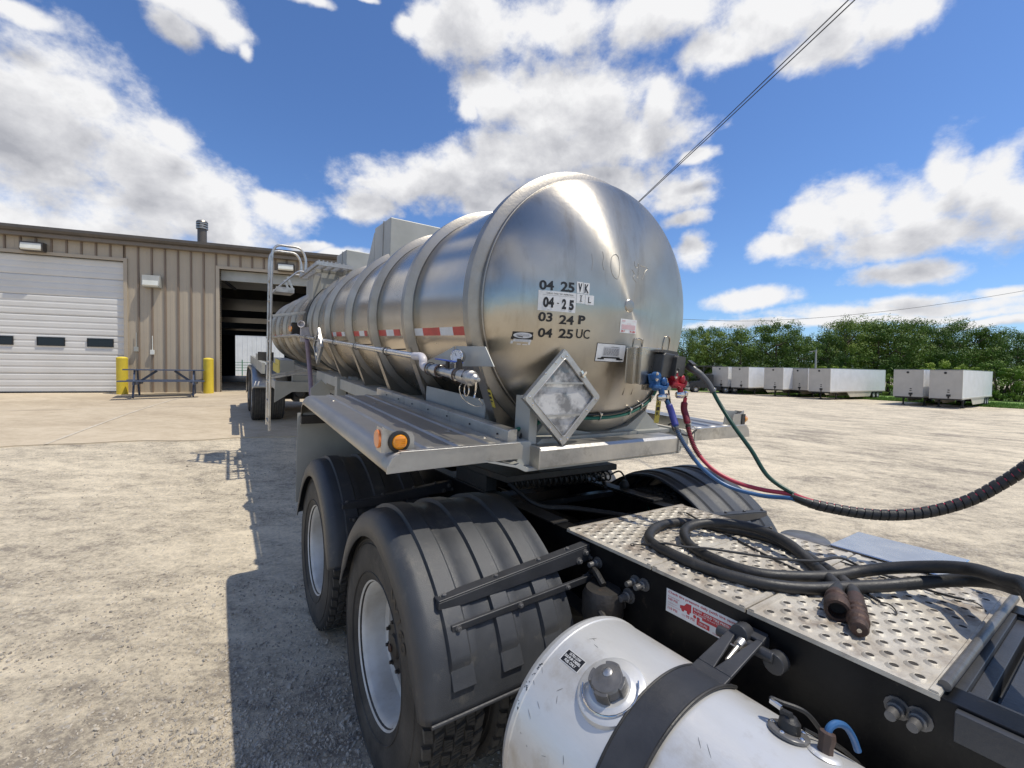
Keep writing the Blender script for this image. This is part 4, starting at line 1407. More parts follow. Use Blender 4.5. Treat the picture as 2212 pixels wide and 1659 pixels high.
# ------------------------------------------------------------------ tank trailer; local frame of the trailer, x lateral, y rearward
tt = thing('tank_trailer', 'stainless steel tank trailer with ribbed barrel, domed head with inspection dates and wide side wings', 'tank trailer',
           MT @ Matrix.Translation(TBs))
CXT, CZT, R0T = 1.76, .26, .706


def B_(mb, name, mat, parent=tt, **k):
    return mb.build(name, mat, parent, off=TBs, **k)


YE = 12.9
mb = MB()
mb.lathe([(R0T, 1.90), (R0T, 4), (R0T, 7), (R0T, 10), (R0T, YE)], (CXT, 0, CZT), (0, 1, 0), 128)
B_(mb, 'barrel', 'barrel', smooth=40)
mb = MB()
mb.lathe([(R0T, YE)] + [(R0T * cos(pi / 2 * k / 12), YE + .3 * sin(pi / 2 * k / 12)) for k in range(1, 12)] + [(0, YE + .3)], (CXT, 0, CZT), (0, 1, 0), 64)
B_(mb, 'rear_head', 'steel')


def hy(r):
    t = min(1.0, r / R0T)
    return 1.9 - .30 * sqrt(max(0, 1 - t ** 2.5))


mb = MB()
prof = [(0, hy(0))]
for k in range(1, 49):
    t = sin(pi / 2 * k / 48) if k > 0 else 0
    r = R0T * t
    prof.append((r, hy(r)))
mb.lathe(prof, (CXT, 0, CZT), (0, 1, 0), 160)
head = B_(mb, 'front_head', 'head', smooth=50)
mb = MB()      # centre boss, slightly proud
mb.lathe([(.034, hy(.034) - .0005), (.030, hy(.03) - .005), (.018, hy(0) - .007), (0, hy(0) - .0075)], (CXT - .015, 0, CZT + .015), (0, 1, 0), 32)
B_(mb, 'centre_boss', 'ring', head)
mb = MB()
mb.tube([(CXT + (R0T + .002) * cos(a), 1.902, CZT + (R0T + .002) * sin(a)) for a in [2 * pi * k / 120 for k in range(120)]], .006, 8, closed=True)
B_(mb, 'weld_seam', 'ring')


def ring(y, wd=.045, hgt=.058, mat='ring'):
    mb = MB()
    w2 = wd * .62
    mb.lathe([(R0T + .001, y - wd - .012), (R0T + .004, y - wd), (R0T + hgt - .006, y - w2 - .004), (R0T + hgt, y - w2), (R0T + hgt, y + w2), (R0T + hgt - .006, y + w2 + .004), (R0T + .004, y + wd), (R0T + .001, y + wd + .012)],
             (CXT, 0, CZT), (0, 1, 0), 128)
    return B_(mb, 'stiffener_ring', mat, smooth=25)


RY = [1.975, 2.89, 3.71, 4.54, 5.6, 6.35, 8.66, 9.84, 11.2, 12.57]
for y in RY:
    ring(y)
for (y, w) in ((6.85, .02), (7.05, .025)):
    ring(y, w, .03)
mb = MB(); mb.lathe([(R0T + .001, 7.14), (R0T + .035, 7.15), (R0T + .04, 7.3), (R0T + .035, 7.46), (R0T + .001, 7.47)], (CXT, 0, CZT), (0, 1, 0), 96)
B_(mb, 'black_band', 'matblack')

# reflective tape between the rings


def shell(y, z, d=.0015):
    dz = z - CZT; r = R0T + d
    return Vector((CXT - sqrt(max(0, r * r - dz * dz)), y, z))


segs = [((2.86, 2.692), 'white'), ((2.692, 2.428), 'red'), ((2.428, 2.252), 'white'), ((2.252, 2.08), 'red'),
        ((3.645, 3.45), 'red'), ((3.45, 3.27), 'white'), ((3.27, 3.13), 'red'),
        ((4.47, 4.267), 'red'), ((4.267, 4.09), 'white'), ((4.09, 4.0), 'red'),
        ((5.5, 5.44), 'red'), ((5.44, 5.26), 'white'), ((5.26, 5.0), 'red'), ((5.0, 4.85), 'white'),
        ((7.95, 7.70), 'red'), ((7.70, 7.55), 'white'), ((8.45, 8.2), 'red'), ((9.4, 9.15), 'white'), ((9.15, 8.9), 'red'), ((9.7, 9.5), 'red'), ((10.9, 10.6), 'red'), ((10.6, 10.4), 'white'), ((12.2, 11.9), 'red')]
for (ya, yb), c in segs:
    mb = MB(); patch(mb, (ya, yb, .081, .127), lambda u, v: shell(u, v), 1, 4)
    B_(mb, 'reflective_tape', c)
# ------------------------------------------------ decals on the head


def hp(x, z, d=.0012):
    """point on the head surface"""
    r = math.hypot(x - CXT, z - CZT)
    y = hy(r)
    e = 1e-3
    g = (hy(r + e) - hy(r)) / e
    return Vector((x, y - d * sqrt(1 + min(g * g, 4)), z))


def hm(d):
    return lambda u, v: hp(u, v, d)


mb = MB()
T_ = .0022
put_text(mb, '04', (1.229, 1.294, .302, .347), hm(T_), .03); put_text(mb, '25', (1.327, 1.396, .302, .349), hm(T_), .03)
put_text(mb, '03', (1.233, 1.297, .156, .200), hm(T_), .03); put_text(mb, '24', (1.330, 1.404, .150, .193), hm(T_), .03); put_text(mb, 'P', (1.428, 1.466, .156, .199), hm(T_), .045)
put_text(mb, '04', (1.240, 1.305, .082, .126), hm(T_), .03); put_text(mb, '25', (1.335, 1.408, .084, .129), hm(T_), .03); put_text(mb, 'UC', (1.424, 1.500, .089, .134), hm(T_), .01)
B_(mb, 'date_lettering', 'ink', head, smooth=0)


def sticker(box, content, name='sticker', mat='white', ink='ink'):
    mb = MB(); patch(mb, box, hm(.0014), 6, 4)
    s = B_(mb, name, mat, head)
    if content:
        mb = MB()
        for (txt, bx, b) in content:
            if txt is None:
                patch(mb, bx, hm(.0026), 4, 2)
            else:
                put_text(mb, txt, bx, hm(.0026), b)
        B_(mb, 'sticker_print', ink, s, smooth=0)
    return s


sticker((1.227, 1.407, .207, .300), [('CARGO TANK TEST INSPECTION', (1.262, 1.39, .285, .292), .01), ('04', (1.248, 1.298, .222, .271), .05), ('-', (1.312, 1.322, .243, .247), .04), ('2', (1.336, 1.358, .220, .268), .05), ('5', (1.372, 1.397, .218, .266), .05), ('MONTH', (1.268, 1.280, .210, .213), 0), ('YEAR', (1.375, 1.387, .210, .213), 0), (None, (1.245, 1.398, .2795, .2802), 0)])
sticker((1.4085, 1.442, .302, .356), [('V', (1.415, 1.436, .309, .350), .04)])
sticker((1.4445, 1.478, .301, .355), [('K', (1.450, 1.473, .307, .349), .03)])
sticker((1.409, 1.456, .255, .2995), [(None, (1.4305, 1.4345, .264, .293), 0), (None, (1.425, 1.440, .2905, .293), 0), (None, (1.425, 1.440, .264, .2665), 0)])
sticker((1.4575, 1.5065, .253, .2985), [('L', (1.473, 1.490, .262, .291), .01)])
# torn danger label
mb = MB()
for (a, b, c, d) in ((1.142, 1.222, .070, .103), (1.160, 1.212, .062, .072), (1.205, 1.224, .068, .085), (1.140, 1.150, .066, .078)):
    patch(mb, (a, b, c, d), hm(.0013), 4, 3)
s = B_(mb, 'danger_label', 'ink', head)
mb = MB()
el_ = [hp(1.182 + .036 * cos(2 * pi * k / 28), .0865 + .0135 * sin(2 * pi * k / 28), .0022) for k in range(28)]
mb.add(el_, [range(28)])
for (a, b, c, d) in ((1.150, 1.218, .056, .068), (1.142, 1.150, .046, .060), (1.208, 1.216, .044, .058), (1.165, 1.180, .043, .047), (1.186, 1.205, .042, .046)):
    patch(mb, (a, b, c, d), hm(.0016), 4, 1)
B_(mb, 'label_field', 'white', s)
mb = MB(); put_text(mb, 'DANGER', (1.156, 1.208, .0815, .0915), hm(.003), .03)
for k in range(3): put_text(mb, ['DO NOT ENTER TANK', 'CONFINED SPACE', 'VENT BEFORE OPENING'][k], (1.156, 1.210, .0635 - k * .0035, .066 - k * .0035), hm(.003), 0)
B_(mb, 'label_print', 'lightgrey', s, smooth=0)
# pink test sticker
s = sticker((1.688, 1.807, .135, .206), [('PASS', (1.70, 1.722, .192, .199), .03), ('TANK INSPECTION', (1.775, 1.802, .195, .199), 0), ('CARGO TANK', (1.735, 1.765, .181, .185), 0)] +
            [(None, (1.698, 1.798, .155 + k * .006, .1585 + k * .006), 0) for k in range(4)], ink='pinkink')
mb = MB(); put_text(mb, 'DEC- 9', (1.697, 1.722, .139, .149), hm(.003), .04); put_text(mb, 'YR- 2024', (1.758, 1.800, .139, .149), hm(.003), .04)
B_(mb, 'sticker_print', 'redink', s, smooth=0)
# framed placard drawing
mb = MB(); patch(mb, (1.551, 1.746, -.0175, .0755), hm(.0010), 6, 4); s = B_(mb, 'data_plate', 'ink', head)
mb = MB(); patch(mb, (1.554, 1.743, -.0145, .0725), hm(.0018), 6, 4); B_(mb, 'plate_face', 'white', s)
mb = MB(); patch(mb, (1.595, 1.703, .012, .058), hm(.0026), 6, 4); B_(mb, 'plate_field', 'lightgrey', s)
mb = MB()
put_text(mb, 'HOSE SAFETY', (1.642, 1.700, .0565, .0605), hm(.0032), .01)
rr_ = random.Random(2)
for k in range(6):
    u = 1.60
    while u < 1.695:
        L = rr_.uniform(.006, .016); patch(mb, (u, min(u + L, 1.70), .018 + k * .0058, .0198 + k * .0058), hm(.0032), 1, 1); u += L + .004
mb.add([hp(1.565, -.006, .0032), hp(1.733, -.006, .0032), hp(1.733, .001, .0032), hp(1.565, .001, .0032)], [(0, 1, 2, 3)])
mb.add([hp(1.583, .001, .0032), hp(1.715, .001, .0032), hp(1.708, .008, .0032), hp(1.590, .008, .0032)], [(0, 1, 2, 3)])
B_(mb, 'plate_print', 'ink', s, smooth=0)
# old adhesive outlines of removed numbers
mb = MB()
for pts in ([(1.555, .52), (1.560, .49), (1.553, .46), (1.562, .43)], [(1.625, .515), (1.61, .50), (1.605, .45), (1.622, .41), (1.65, .40), (1.662, .43), (1.658, .50), (1.64, .52), (1.625, .515)],
            [(1.77, .505), (1.775, .48), (1.79, .475), (1.80, .50), (1.80, .44), (1.79, .42)], [(1.75, .46), (1.77, .44), (1.76, .42), (1.785, .40)], [(1.815, .49), (1.87, .485), (1.85, .46), (1.83, .42)], [(1.49, .50), (1.494, .46), (1.49, .42)]):
    P = catmull([hp(a, b, .0004) for a, b in pts], 4)
    mb.tube(P, .0013, 5)
B_(mb, 'adhesive_residue', 'ghost', head, smooth=0)

# ------------------------------------------------ bumper, coupler plate, skirts
mb = MB()
mb.prism([(1.575, -.515), (1.575, -.435), (1.59, -.422), (1.70, -.422), (1.70, -.435), (1.70, -.515)], 'x', 1.205, 2.20)
mb.box(1.198, 1.206, 1.565, 1.71, -.52, -.418); mb.box(2.198, 2.206, 1.565, 1.71, -.52, -.418)
B_(mb, 'bumper', 'alu', smooth=0, bevel=.006)
mb = MB()
mb.prism([(1.13, -.40), (1.13, -.515), (1.21, -.515), (1.21, -.43), (1.20, -.40)], 'y', 1.64, 6.8)
mb.prism([(2.31, -.40), (2.31, -.515), (2.39, -.515), (2.39, -.43), (2.33, -.40)], 'y', 1.64, 6.8)
mb.box(1.21, 2.31, 2.2, 2.3, -.5, -.44); mb.box(1.21, 2.31, 4.4, 4.5, -.5, -.44)
B_(mb, 'subframe', 'grey_sheet', smooth=0, bevel=.004)
mb = MB()
mb.prism([(.93, -.455), (1.10, -.498), (1.12, -.489), (1.16, -.515), (2.26, -.515), (2.27, -.492), (2.27, -.508), (2.255, -.530), (1.15, -.530), (1.10, -.507), (.93, -.465)], 'y', 1.60, 3.3)
B_(mb, 'coupler_plate', 'grey_sheet', smooth=0)
mb = MB()
mb.prism([(1.22, -.42), (1.30, -.42), (1.40, -.30), (1.55, -.385), (1.76, -.42), (1.97, -.385), (2.12, -.30), (2.28, -.42), (2.28, -.51), (1.22, -.51)], 'y', 1.76, 1.79)
mb.prism([(1.14, -.41), (2.38, -.41), (2.38, -.43), (1.14, -.43)], 'y', 1.72, 6.8)
B_(mb, 'saddle_plate', 'grey_sheet', smooth=0)

# ------------------------------------------------ side wings


def wing(side):
    m = lambda x: CXT + side * (CXT - x)
    mb = MB()
    prof = [(1.085, -.405), (1.02, -.405), (1.01, -.397), (.98, -.397), (.97, -.405), (.87, -.405), (.86, -.397), (.83, -.397), (.82, -.405), (.73, -.405), (.72, -.397), (.69, -.397), (.68, -.405), (.60, -.405), (.575, -.402), (.553, -.408), (.535, -.42), (.524, -.438), (.519, -.458), (.518, -.472)]
    path = [(1.61, 0, 1)] + [(1.7 + k * .2, 0, 1) for k in range(10)]
    cR = .20; yc = 3.62
    for k in range(1, 9):
        a = radians(85) * k / 8
        path.append((yc + cR * sin(a), -cR * (1 - cos(a)), cos(a)))
    path.append((yc + cR + .01, -cR * 1.05, 0.05))
    n = len(prof)
    for q, (y, dz, c) in enumerate(path):
        for (x, z) in prof:
            h = z + .405
            mb.v.append((m(x), y + (h * (1 - c) if h < 0 else h * (1 - c)), -.405 + dz + h * (1 if q < 11 else max(c, .75))))
    for q in range(len(path) - 1):
        for i in range(n - 1):
            a = q * n + i
            mb.f.append([a, a + 1, a + n + 1, a + n]); mb.mi.append(0)
    w = B_(mb, 'side_wing', 'alufend', smooth=35)
    so = w.modifiers.new('solid', 'SOLIDIFY'); so.thickness = .004; so.offset = -1
    mb = MB()   # front flange
    poly = [(m(.516), -.476), (m(.520), -.447), (m(.533), -.419), (m(.553), -.404), (m(.58), -.3955), (m(1.112), -.3955), (m(1.13), -.41), (m(1.128), -.468), (m(.59), -.474)]
    mb.prism(poly, 'y', 1.600, 1.608)
    mb.box(min(m(.565), m(1.112)), max(m(.565), m(1.112)), 1.594, 1.622, -.3975, -.3925)
    B_(mb, 'front_flange', 'alu', w, smooth=0, bevel=.0015)
    for (x, y) in ((.64, 1.68), (.95, 2.0), (.9, 3.1), (.66, 3.3), (1.04, 1.8)):
        mb = MB(); mb.lathe([(0, 0), (.018, .0), (.016, .003), (.006, .004), (.005, .007), (0, .007)], (m(x), y, -.405), (0, 0, 1), 16)
        B_(mb, 'wing_rivet', 'ring', w)
    mb = MB()
    mb.prism([(m(1.085), -.407), (m(1.085), -.352), (m(1.10), -.345), (m(1.135), -.345), (m(1.135), -.407)], 'y', 1.66, 3.70)
    B_(mb, 'inner_angle', 'alu', w, smooth=0, bevel=.002)
    mb = MB()
    for k in range(7): mb.lathe([(0, 0), (.005, 0), (.005, .004), (0, .004)], (m(1.0845), 1.75 + k * .28, -.38), (-side * -1, 0, 0), 10)
    B_(mb, 'angle_hole', 'hole', w)
    # marker lamp on a small upright plate near the front outer corner
    mb = MB()
    x0, x1 = .512, .640
    pts = []
    poly = [(m(x0), -.407), (m(x0), -.305), (m(x0 + .02), -.318), (m(x0 + .04), -.325), (m(x1 - .03), -.327), (m(x1 - .008), -.335), (m(x1), -.352), (m(x1), -.407)]
    mb.prism(poly, 'y', 1.655, 1.659)
    xa, xb = sorted((m(x0 - .003), m(x0 + .001)))
    mb.box(xa, xb, 1.655, 1.72, -.407, -.312)
    lp = B_(mb, 'lamp_bracket', 'alu', w, smooth=0)
    if side < 0:
        mb = MB(); mb.lathe([(.0, 0), (.043, 0), (.043, .008), (.040, .014), (.032, .015), (.028, .011)], (m(.577), 1.655, -.366), (0, -1, 0), 36)
        B_(mb, 'lamp_grommet', 'hose', lp)
        mb = MB(); mb.lathe([(.030, .009), (.030, .014), (.026, .020), (.014, .023), (0, .024)], (m(.577), 1.655, -.366), (0, -1, 0), 32)
        for k in range(-2, 3): mb.box(m(.577) - .02, m(.577) + .02, 1.630, 1.634, -.367 + k * .007, -.364 + k * .007)
        B_(mb, 'marker_lens', 'amber', lp)
        mb = MB(); mb.lathe([(.0, 0), (.036, 0), (.036, .006), (.033, .009), (0, .010)], (m(x0 - .003), 1.692, -.358), (-1, 0, 0), 32)
        B_(mb, 'round_reflector', 'orange', lp)
    else:
        mb = MB(); mb.prism([(2.85, -.407), (2.868, -.305), (3.01, -.318), (3.02, -.407)], 'y', 1.70, 1.704); mb.box(3.012, 3.02, 1.66, 1.704, -.405, -.32); B_(mb, 'lamp_backplate', 'grey_sheet', lp, smooth=0)
        mb = MB(); mb.box(2.985, 3.025, 1.65, 1.70, -.40, -.33); B_(mb, 'lamp_grommet', 'hose', lp, smooth=0)
        mb = MB(); mb.lathe([(.028, 0), (.030, .012), (.026, .02), (.024, .04), (0, .043)], (3.022, 1.675, -.366), (1, 0, 0), 24)
        B_(mb, 'marker_lens', 'amber', lp)
    return w


wing(-1)
wing(1)

# gusset supports at the rings
for side in (-1, 1):
    m = lambda x: CXT - side * (CXT - x) * -1 if side < 0 else 2 * CXT - x
    m = (lambda x: x) if side < 0 else (lambda x: 2 * CXT - x)
    for i, y in enumerate(RY[:5]):
        mb = MB()
        arc = [(CXT - (R0T + .02) * cos(a), CZT - (R0T + .02) * sin(a)) for a in [radians(24 + 6.5 * k) for k in range(8)]]
        poly = [(1.065, -.02)] + arc + [(1.36, -.40), (1.215, -.40)]
        poly = [(m(a), b) for a, b in poly]
        mb.prism(poly, 'y', y - .02, y + .02)
        # flange strip along the outer edge
        a_ = Vector((m(1.052), y, -.0)); b_ = Vector((m(1.215), y, -.405))
        mb.bar(a_, b_, .075, .008, (1, 0, .3))
        B_(mb, 'support_gusset', 'ring', smooth=0)
for side in (-1, 1):
    m = (lambda x: x) if side < 0 else (lambda x: 2 * CXT - x)
    mb = MB()
    mb.box(min(m(1.17), m(1.178)), max(m(1.17), m(1.178)), 2.02, 2.84, -.40, -.255)
    mb.box(min(m(1.17), m(1.30)), max(m(1.17), m(1.30)), 2.02, 2.028, -.40, -.26)
    B_(mb, 'skirt_panel', 'grey_sheet', smooth=0)

# air/product pipe along the left side with valve, gauge and cap
mb = MB()
P0 = Vector((.93, 7.0, .075)); P1 = Vector((.905, 2.36, -.046))
mb.tube([P0, P1], .018, 16)
for y in (2.95, 3.71, 4.54, 5.2):
    t = (7.0 - y) / 4.64; c = P0.lerp(P1, t)
    mb.lathe([(.022, -.008), (.026, -.008), (.026, .008), (.022, .008)], c, (0, 1, 0), 16)
pp_ = B_(mb, 'side_pipe', 'bright')
mb = MB()
for y in (2.89, 3.71, 4.54, 5.6, 6.35):
    c = P0.lerp(P1, (7.0 - y) / 4.64)
    mb.tube([(c.x + .027 * cos(a), y, c.z + .027 * sin(a)) for a in [2 * pi * k / 20 for k in range(20)]], .0035, 6, closed=True)
    mb.bar(c + Vector((.02, 0, .01)), (1.03, y, c.z + .02), .03, .008)
B_(mb, 'pipe_clamp', 'blackm', pp_)
mb = MB()
mb.tube(catmull([P1 + Vector((0, .03, 0)), P1, (.902, 2.28, -.045), (.895, 2.235, -.06), (.893, 2.225, -.085), (.895, 2.20, -.100), (.897, 2.15, -.103)], 6), .0215, 16)
B_(mb, 'elbow', 'whitep', pp_)
mb = MB()
ax = Vector((-.0, -1, -.03)).normalized(); o = Vector((.897, 2.17, -.102))
mb.lathe([(0.0258, 0), (0.0258, .03), (0.0224, .04), (0.0224, .09), (0.0310, .10), (0.0310, .15), (0.0258, .155), (0.0206, .16), (0.0206, .31), (0.0275, .315), (0.0275, .34), (0.0224, .345), (0.0224, .38), (0.0292, .385), (0.0310, .43), (0.0292, .45), (0.0327, .455), (0.0327, .49), (0.0241, .50), (0.0206, .52), (0.0103, .53), (0.0086, .55), (0, .552)], o, ax, 32)
vb = B_(mb, 'valve_body', 'alu', pp_)
mb = MB()
for k, q in ((.03, .09), (.155, .10), (.35, .12)):
    mb.lathe([(.031, k), (.034, k + .003), (.034, k + .012), (.031, k + .015)], o, ax, 24)
B_(mb, 'rusty_joint', 'rust', vb)
mb = MB()
mb.cyl(o + ax * .24 + Vector((0, 0, .02)), o + ax * .24 + Vector((0, 0, .055)), .010, 12)
mb.cyl(o + ax * .36 + Vector((0, 0, .02)), o + ax * .36 + Vector((0, 0, .06)), .016, 12)
mb.cyl(o + ax * .36 + Vector((0, 0, .05)), o + ax * .36 + Vector((0, 0, .075)), .010, 12)
for k in (.36, .44): mb.bar(o + ax * k + Vector((0, 0, .038)), o + ax * (k + .02) + Vector((-.03, 0, -.0)), .012, .014)
B_(mb, 'valve_stem', 'blackm', vb)
mb = MB()
mb.bar((.895, 2.06, -.049), (.905, 1.80, -.056), .018, .006)
B_(mb, 'blue_lever', 'lever', vb, smooth=0, bevel=.002)
mb = MB()
gc = Vector((.915, 1.875, -.028)); ga = Vector((-.80, -.58, .10)).normalized()
mb.lathe([(0, -.038), (.030, -.038), (.033, -.03), (.033, 0), (.030, .003), (.028, .001)], gc, ga, 32)
mb.cyl(gc + Vector((0, 0, -.03)), gc + Vector((0, 0, -.06)), .007, 10)
gg = B_(mb, 'pressure_gauge', 'chrome', vb)
mb = MB(); mb.lathe([(.028, .0012), (0, .0012)], gc, ga, 32); B_(mb, 'gauge_face', 'white', gg)
mb = MB()
gu = ga.cross(Vector((0, 0, 1))).normalized(); gv = gu.cross(ga)
for k in range(11):
    a = radians(-130 + 26 * k); d = gu * sin(a) + gv * cos(a)
    mb.bar(gc + ga * .0020 + d * .020, gc + ga * .0020 + d * .025, .0015, .0004, ga)
mb.bar(gc + ga * .0022, gc + ga * .0022 + (gu * .5 + gv * .8).normalized() * .018, .0025, .0004, ga)
B_(mb, 'gauge_marks', 'ink', gg, smooth=0)
# gauge shield plate fixed to the front ring
mb = MB()
mb.prism([(1.654, -.063), (1.74, .023), (2.04, .020), (2.06, -.07), (1.96, -.078)], 'x', .988, .994)
mb.prism([(2.04, .020), (2.18, -.019), (2.39, -.07), (2.39, -.085), (2.22, -.085), (2.06, -.07)], 'x', .980, .986)
mb.box(.994, 1.06, 1.90, 1.91, -.06, .015)
B_(mb, 'shield_plate', 'grey_sheet', smooth=0, bevel=.002)
mb = MB()
c = o + ax * .44 + Vector((0, 0, -.058))
mb.tube([c + Vector((.004, .022 * cos(a), .026 * sin(a))) for a in [2 * pi * k / 24 for k in range(24)]], .0028, 6, closed=True)
mb.tube(catmull([o + ax * .53 + Vector((0, 0, -.01)), (.90, 1.645, -.165), (.905, 1.66, -.185), (.90, 1.655, -.20)], 6), .004, 6)
mb.tube(catmull([o + ax * .40 + Vector((0, 0, -.03)), (.90, 1.80, -.17), (.91, 1.78, -.215), (.95, 1.74, -.245), (.97, 1.70, -.235), (.93, 1.665, -.205)], 8), .0022, 6)
B_(mb, 'retaining_cable', 'chrome', vb)
# tag on the first support
mb = MB(); mb.bar((1.128, 1.928, -.19), (1.163, 1.928, -.28), .003, .036, (0, 1, 0)); B_(mb, 'yellow_tag', 'tag', smooth=0)
mb = MB()
for k in range(4): mb.bar((1.132 + k * .009, 1.9275, -.203 - k * .021), (1.137 + k * .009, 1.9275, -.215 - k * .021), .0045, .022, (0, 1, 0))
B_(mb, 'tag_print', 'ink', smooth=0)

# placard holder, big diamond on the head


def placard(C, U, V, Nn, hs, name='placard_holder'):
    """C centre, U right, V up, Nn out of the face"""
    C, U, V, Nn = map(Vector, (C, U, V, Nn))
    P = lambda a, b, d=0: C + U * (a * hs) + V * (b * hs) + Nn * d
    mb = MB()

    def ringpoly(outer, inner, d0, d1):
        n = len(outer)
        vs = [P(a, b, d0) for a, b in outer] + [P(a, b, d1) for a, b in outer] + [P(a, b, d1) for a, b in inner] + [P(a, b, d0) for a, b in inner]
        fs = []
        for i in range(n):
            j = (i + 1) % n
            fs += [(i, j, n + j, n + i), (n + i, n + j, 2 * n + j, 2 * n + i), (2 * n + i, 2 * n + j, 3 * n + j, 3 * n + i), (3 * n + i, 3 * n + j, j, i)]
        mb.add(vs, fs)

    def rd_(pts, r=.07):
        out = []
        for i, (x, y) in enumerate(pts):
            a = Vector((*pts[i - 1], 0)); b = Vector((x, y, 0)); c = Vector((*pts[(i + 1) % len(pts)], 0))
            d1 = (a - b).normalized() * r; d2 = (c - b).normalized() * r
            for t in (0, .33, .67, 1):
                q = (b + d1) * (1 - t) ** 2 + b * 2 * t * (1 - t) + (b + d2) * t * t
                out.append((q.x, q.y))
        return out
    ringpoly(rd_([(1, 0), (0, 1), (-1, 0), (0, -1)], .09), rd_([(.80, 0), (0, .80), (-.80, 0), (0, -.80)], .05), 0, .006)
    # cross bars that divide the window in three
    for b in (.30, -.36):
        w = .80 - abs(b)
        ringpoly([(w, b - .02), (w, b + .02), (-w, b + .02), (-w, b - .02)], [(w * .999, b - .001), (w * .999, b + .001), (-w * .999, b + .001), (-w * .999, b - .001)], .0, .0075)
    # raised bead round the inner edge
    tri = [P(a, b, .0065) for a, b in rd_([(.82, 0), (0, .82), (-.82, 0), (0, -.82)], .06)]
    mb.tube(tri, .0028, 6, closed=True)
    # back box
    ringpoly([(1, 0), (0, 1), (-1, 0), (0, -1)], [(.98, 0), (0, .98), (-.98, 0), (0, -.98)], -.02, 0)
    ob = B_(mb, name, 'alu', smooth=30)
    mb = MB()
    vs = []
    nn = 12
    rz = random.Random(4)
    wav = {}
    for i in range(nn + 1):
        for j in range(nn + 1):
            s, t = i / nn * 2 - 1, j / nn * 2 - 1
            a, b = (s + t) / 2 * .84, (s - t) / 2 * .84
            vs.append(P(a, b, -.006 + rz.uniform(-.002, .002)))
    fs = [(i * (nn + 1) + j, i * (nn + 1) + j + 1, (i + 1) * (nn + 1) + j + 1, (i + 1) * (nn + 1) + j) for i in range(nn) for j in range(nn)]
    mb.add(vs, fs)
    B_(mb, 'clear_window', 'clearfilm', ob, smooth=80)
    mb = MB()
    for (a, b) in ((-.5, .5), (-.08, .84), (.04, .88), (.88, -.04), (-.88, .03), (-.80, -.12), (.10, -.86), (-.08, -.88), (-.25, .72), (.62, -.28), (-.35, -.62)):
        mb.lathe([(0, 0), (.006, 0), (.006, .002), (.003, .004), (0, .004)], P(a * .985, b * .985, .006), Nn, 10)
        B_(mb, 'screw', 'chrome', ob); mb = MB()
    mb.bar(P(.42, .56, .01), P(.52, .42, .01), .012, .008, Nn); mb.bar(P(.44, .44, .014), P(.54, .54, .014), .012, .006, Nn)
    B_(mb, 'latch', 'chrome', ob)
    return ob


placard((1.345, 1.598, -.195), (.990, -.03, .01), (-.01, .05, .998), (.03, -1, .05), .228)
mb = MB(); mb.prism([(1.24, -.43), (1.28, -.40), (1.40, -.40), (1.41, -.43), (1.38, -.46), (1.27, -.46)], 'y', 1.66, 1.74)
mb.box(1.20, 1.245, 1.66, 1.78, -.42, -.2)
B_(mb, 'placard_bracket', 'grey_sheet', smooth=0)
placard((.885, 5.30, -.04), (.045, -1, 0), (0, 0, 1), (-1, -.045, 0), .205)

# ------------------------------------------------ socket, glad hands
mb = MB()
mb.box(1.742, 1.748, 1.50, 1.52, -.118, .066)
mb.box(1.742, 1.89, 1.494, 1.50, -.122, .066)
mb.prism([(1.79, .066), (1.885, .066), (1.885, .06), (1.79, .06)], 'y', 1.5, 1.60)
mb.box(1.722, 1.742, 1.515, 1.521, -.118, .064)
mb.box(1.698, 1.722, 1.55, 1.556, -.12, .060)
mb.box(1.72, 1.725, 1.52, 1.556, -.12, .062)
bk = B_(mb, 'connector_bracket', 'steel', smooth=0, bevel=.003)
mb = MB()
for xc, z0, z1 in ((1.835, -.19, .10), (2.10, .03, .13)):
    pts = catmull([hp(xc - .035, z0, .002), hp(xc - .035, z1 - .02, .003), hp(xc - .018, z1 + .010, .004), hp(xc + .018, z1 + .010, .004), hp(xc + .035, z1 - .02, .003), hp(xc + .035, z0, .002)], 8)
    mb = MB(); mb.tube(pts, .003, 8); B_(mb, 'head_stiffener', 'steel', head)
sb = MB()
sb.prism([(1.83, -.074), (1.845, .035), (1.86, .046), (1.965, .038), (1.975, .02), (1.955, -.068), (1.935, -.082), (1.84, -.082)], 'y', 1.44, 1.53)
so_ = B_(sb, 'trailer_socket', 'socket', smooth=0, bevel=.008)
mb = MB()
mb.prism([(1.905, -.070), (1.915, .025), (1.93, .033), (1.985, .027), (1.982, -.052), (1.965, -.070)], 'y', 1.415, 1.445)
mb.prism([(1.84, .046), (1.855, .060), (1.96, .054), (1.972, .038)], 'y', 1.45, 1.56)
mb.bolt((1.93, 1.415, -.035), (0, -1, 0), .006, .006)
B_(mb, 'socket_lid', 'socket', so_, smooth=0, bevel=.006)


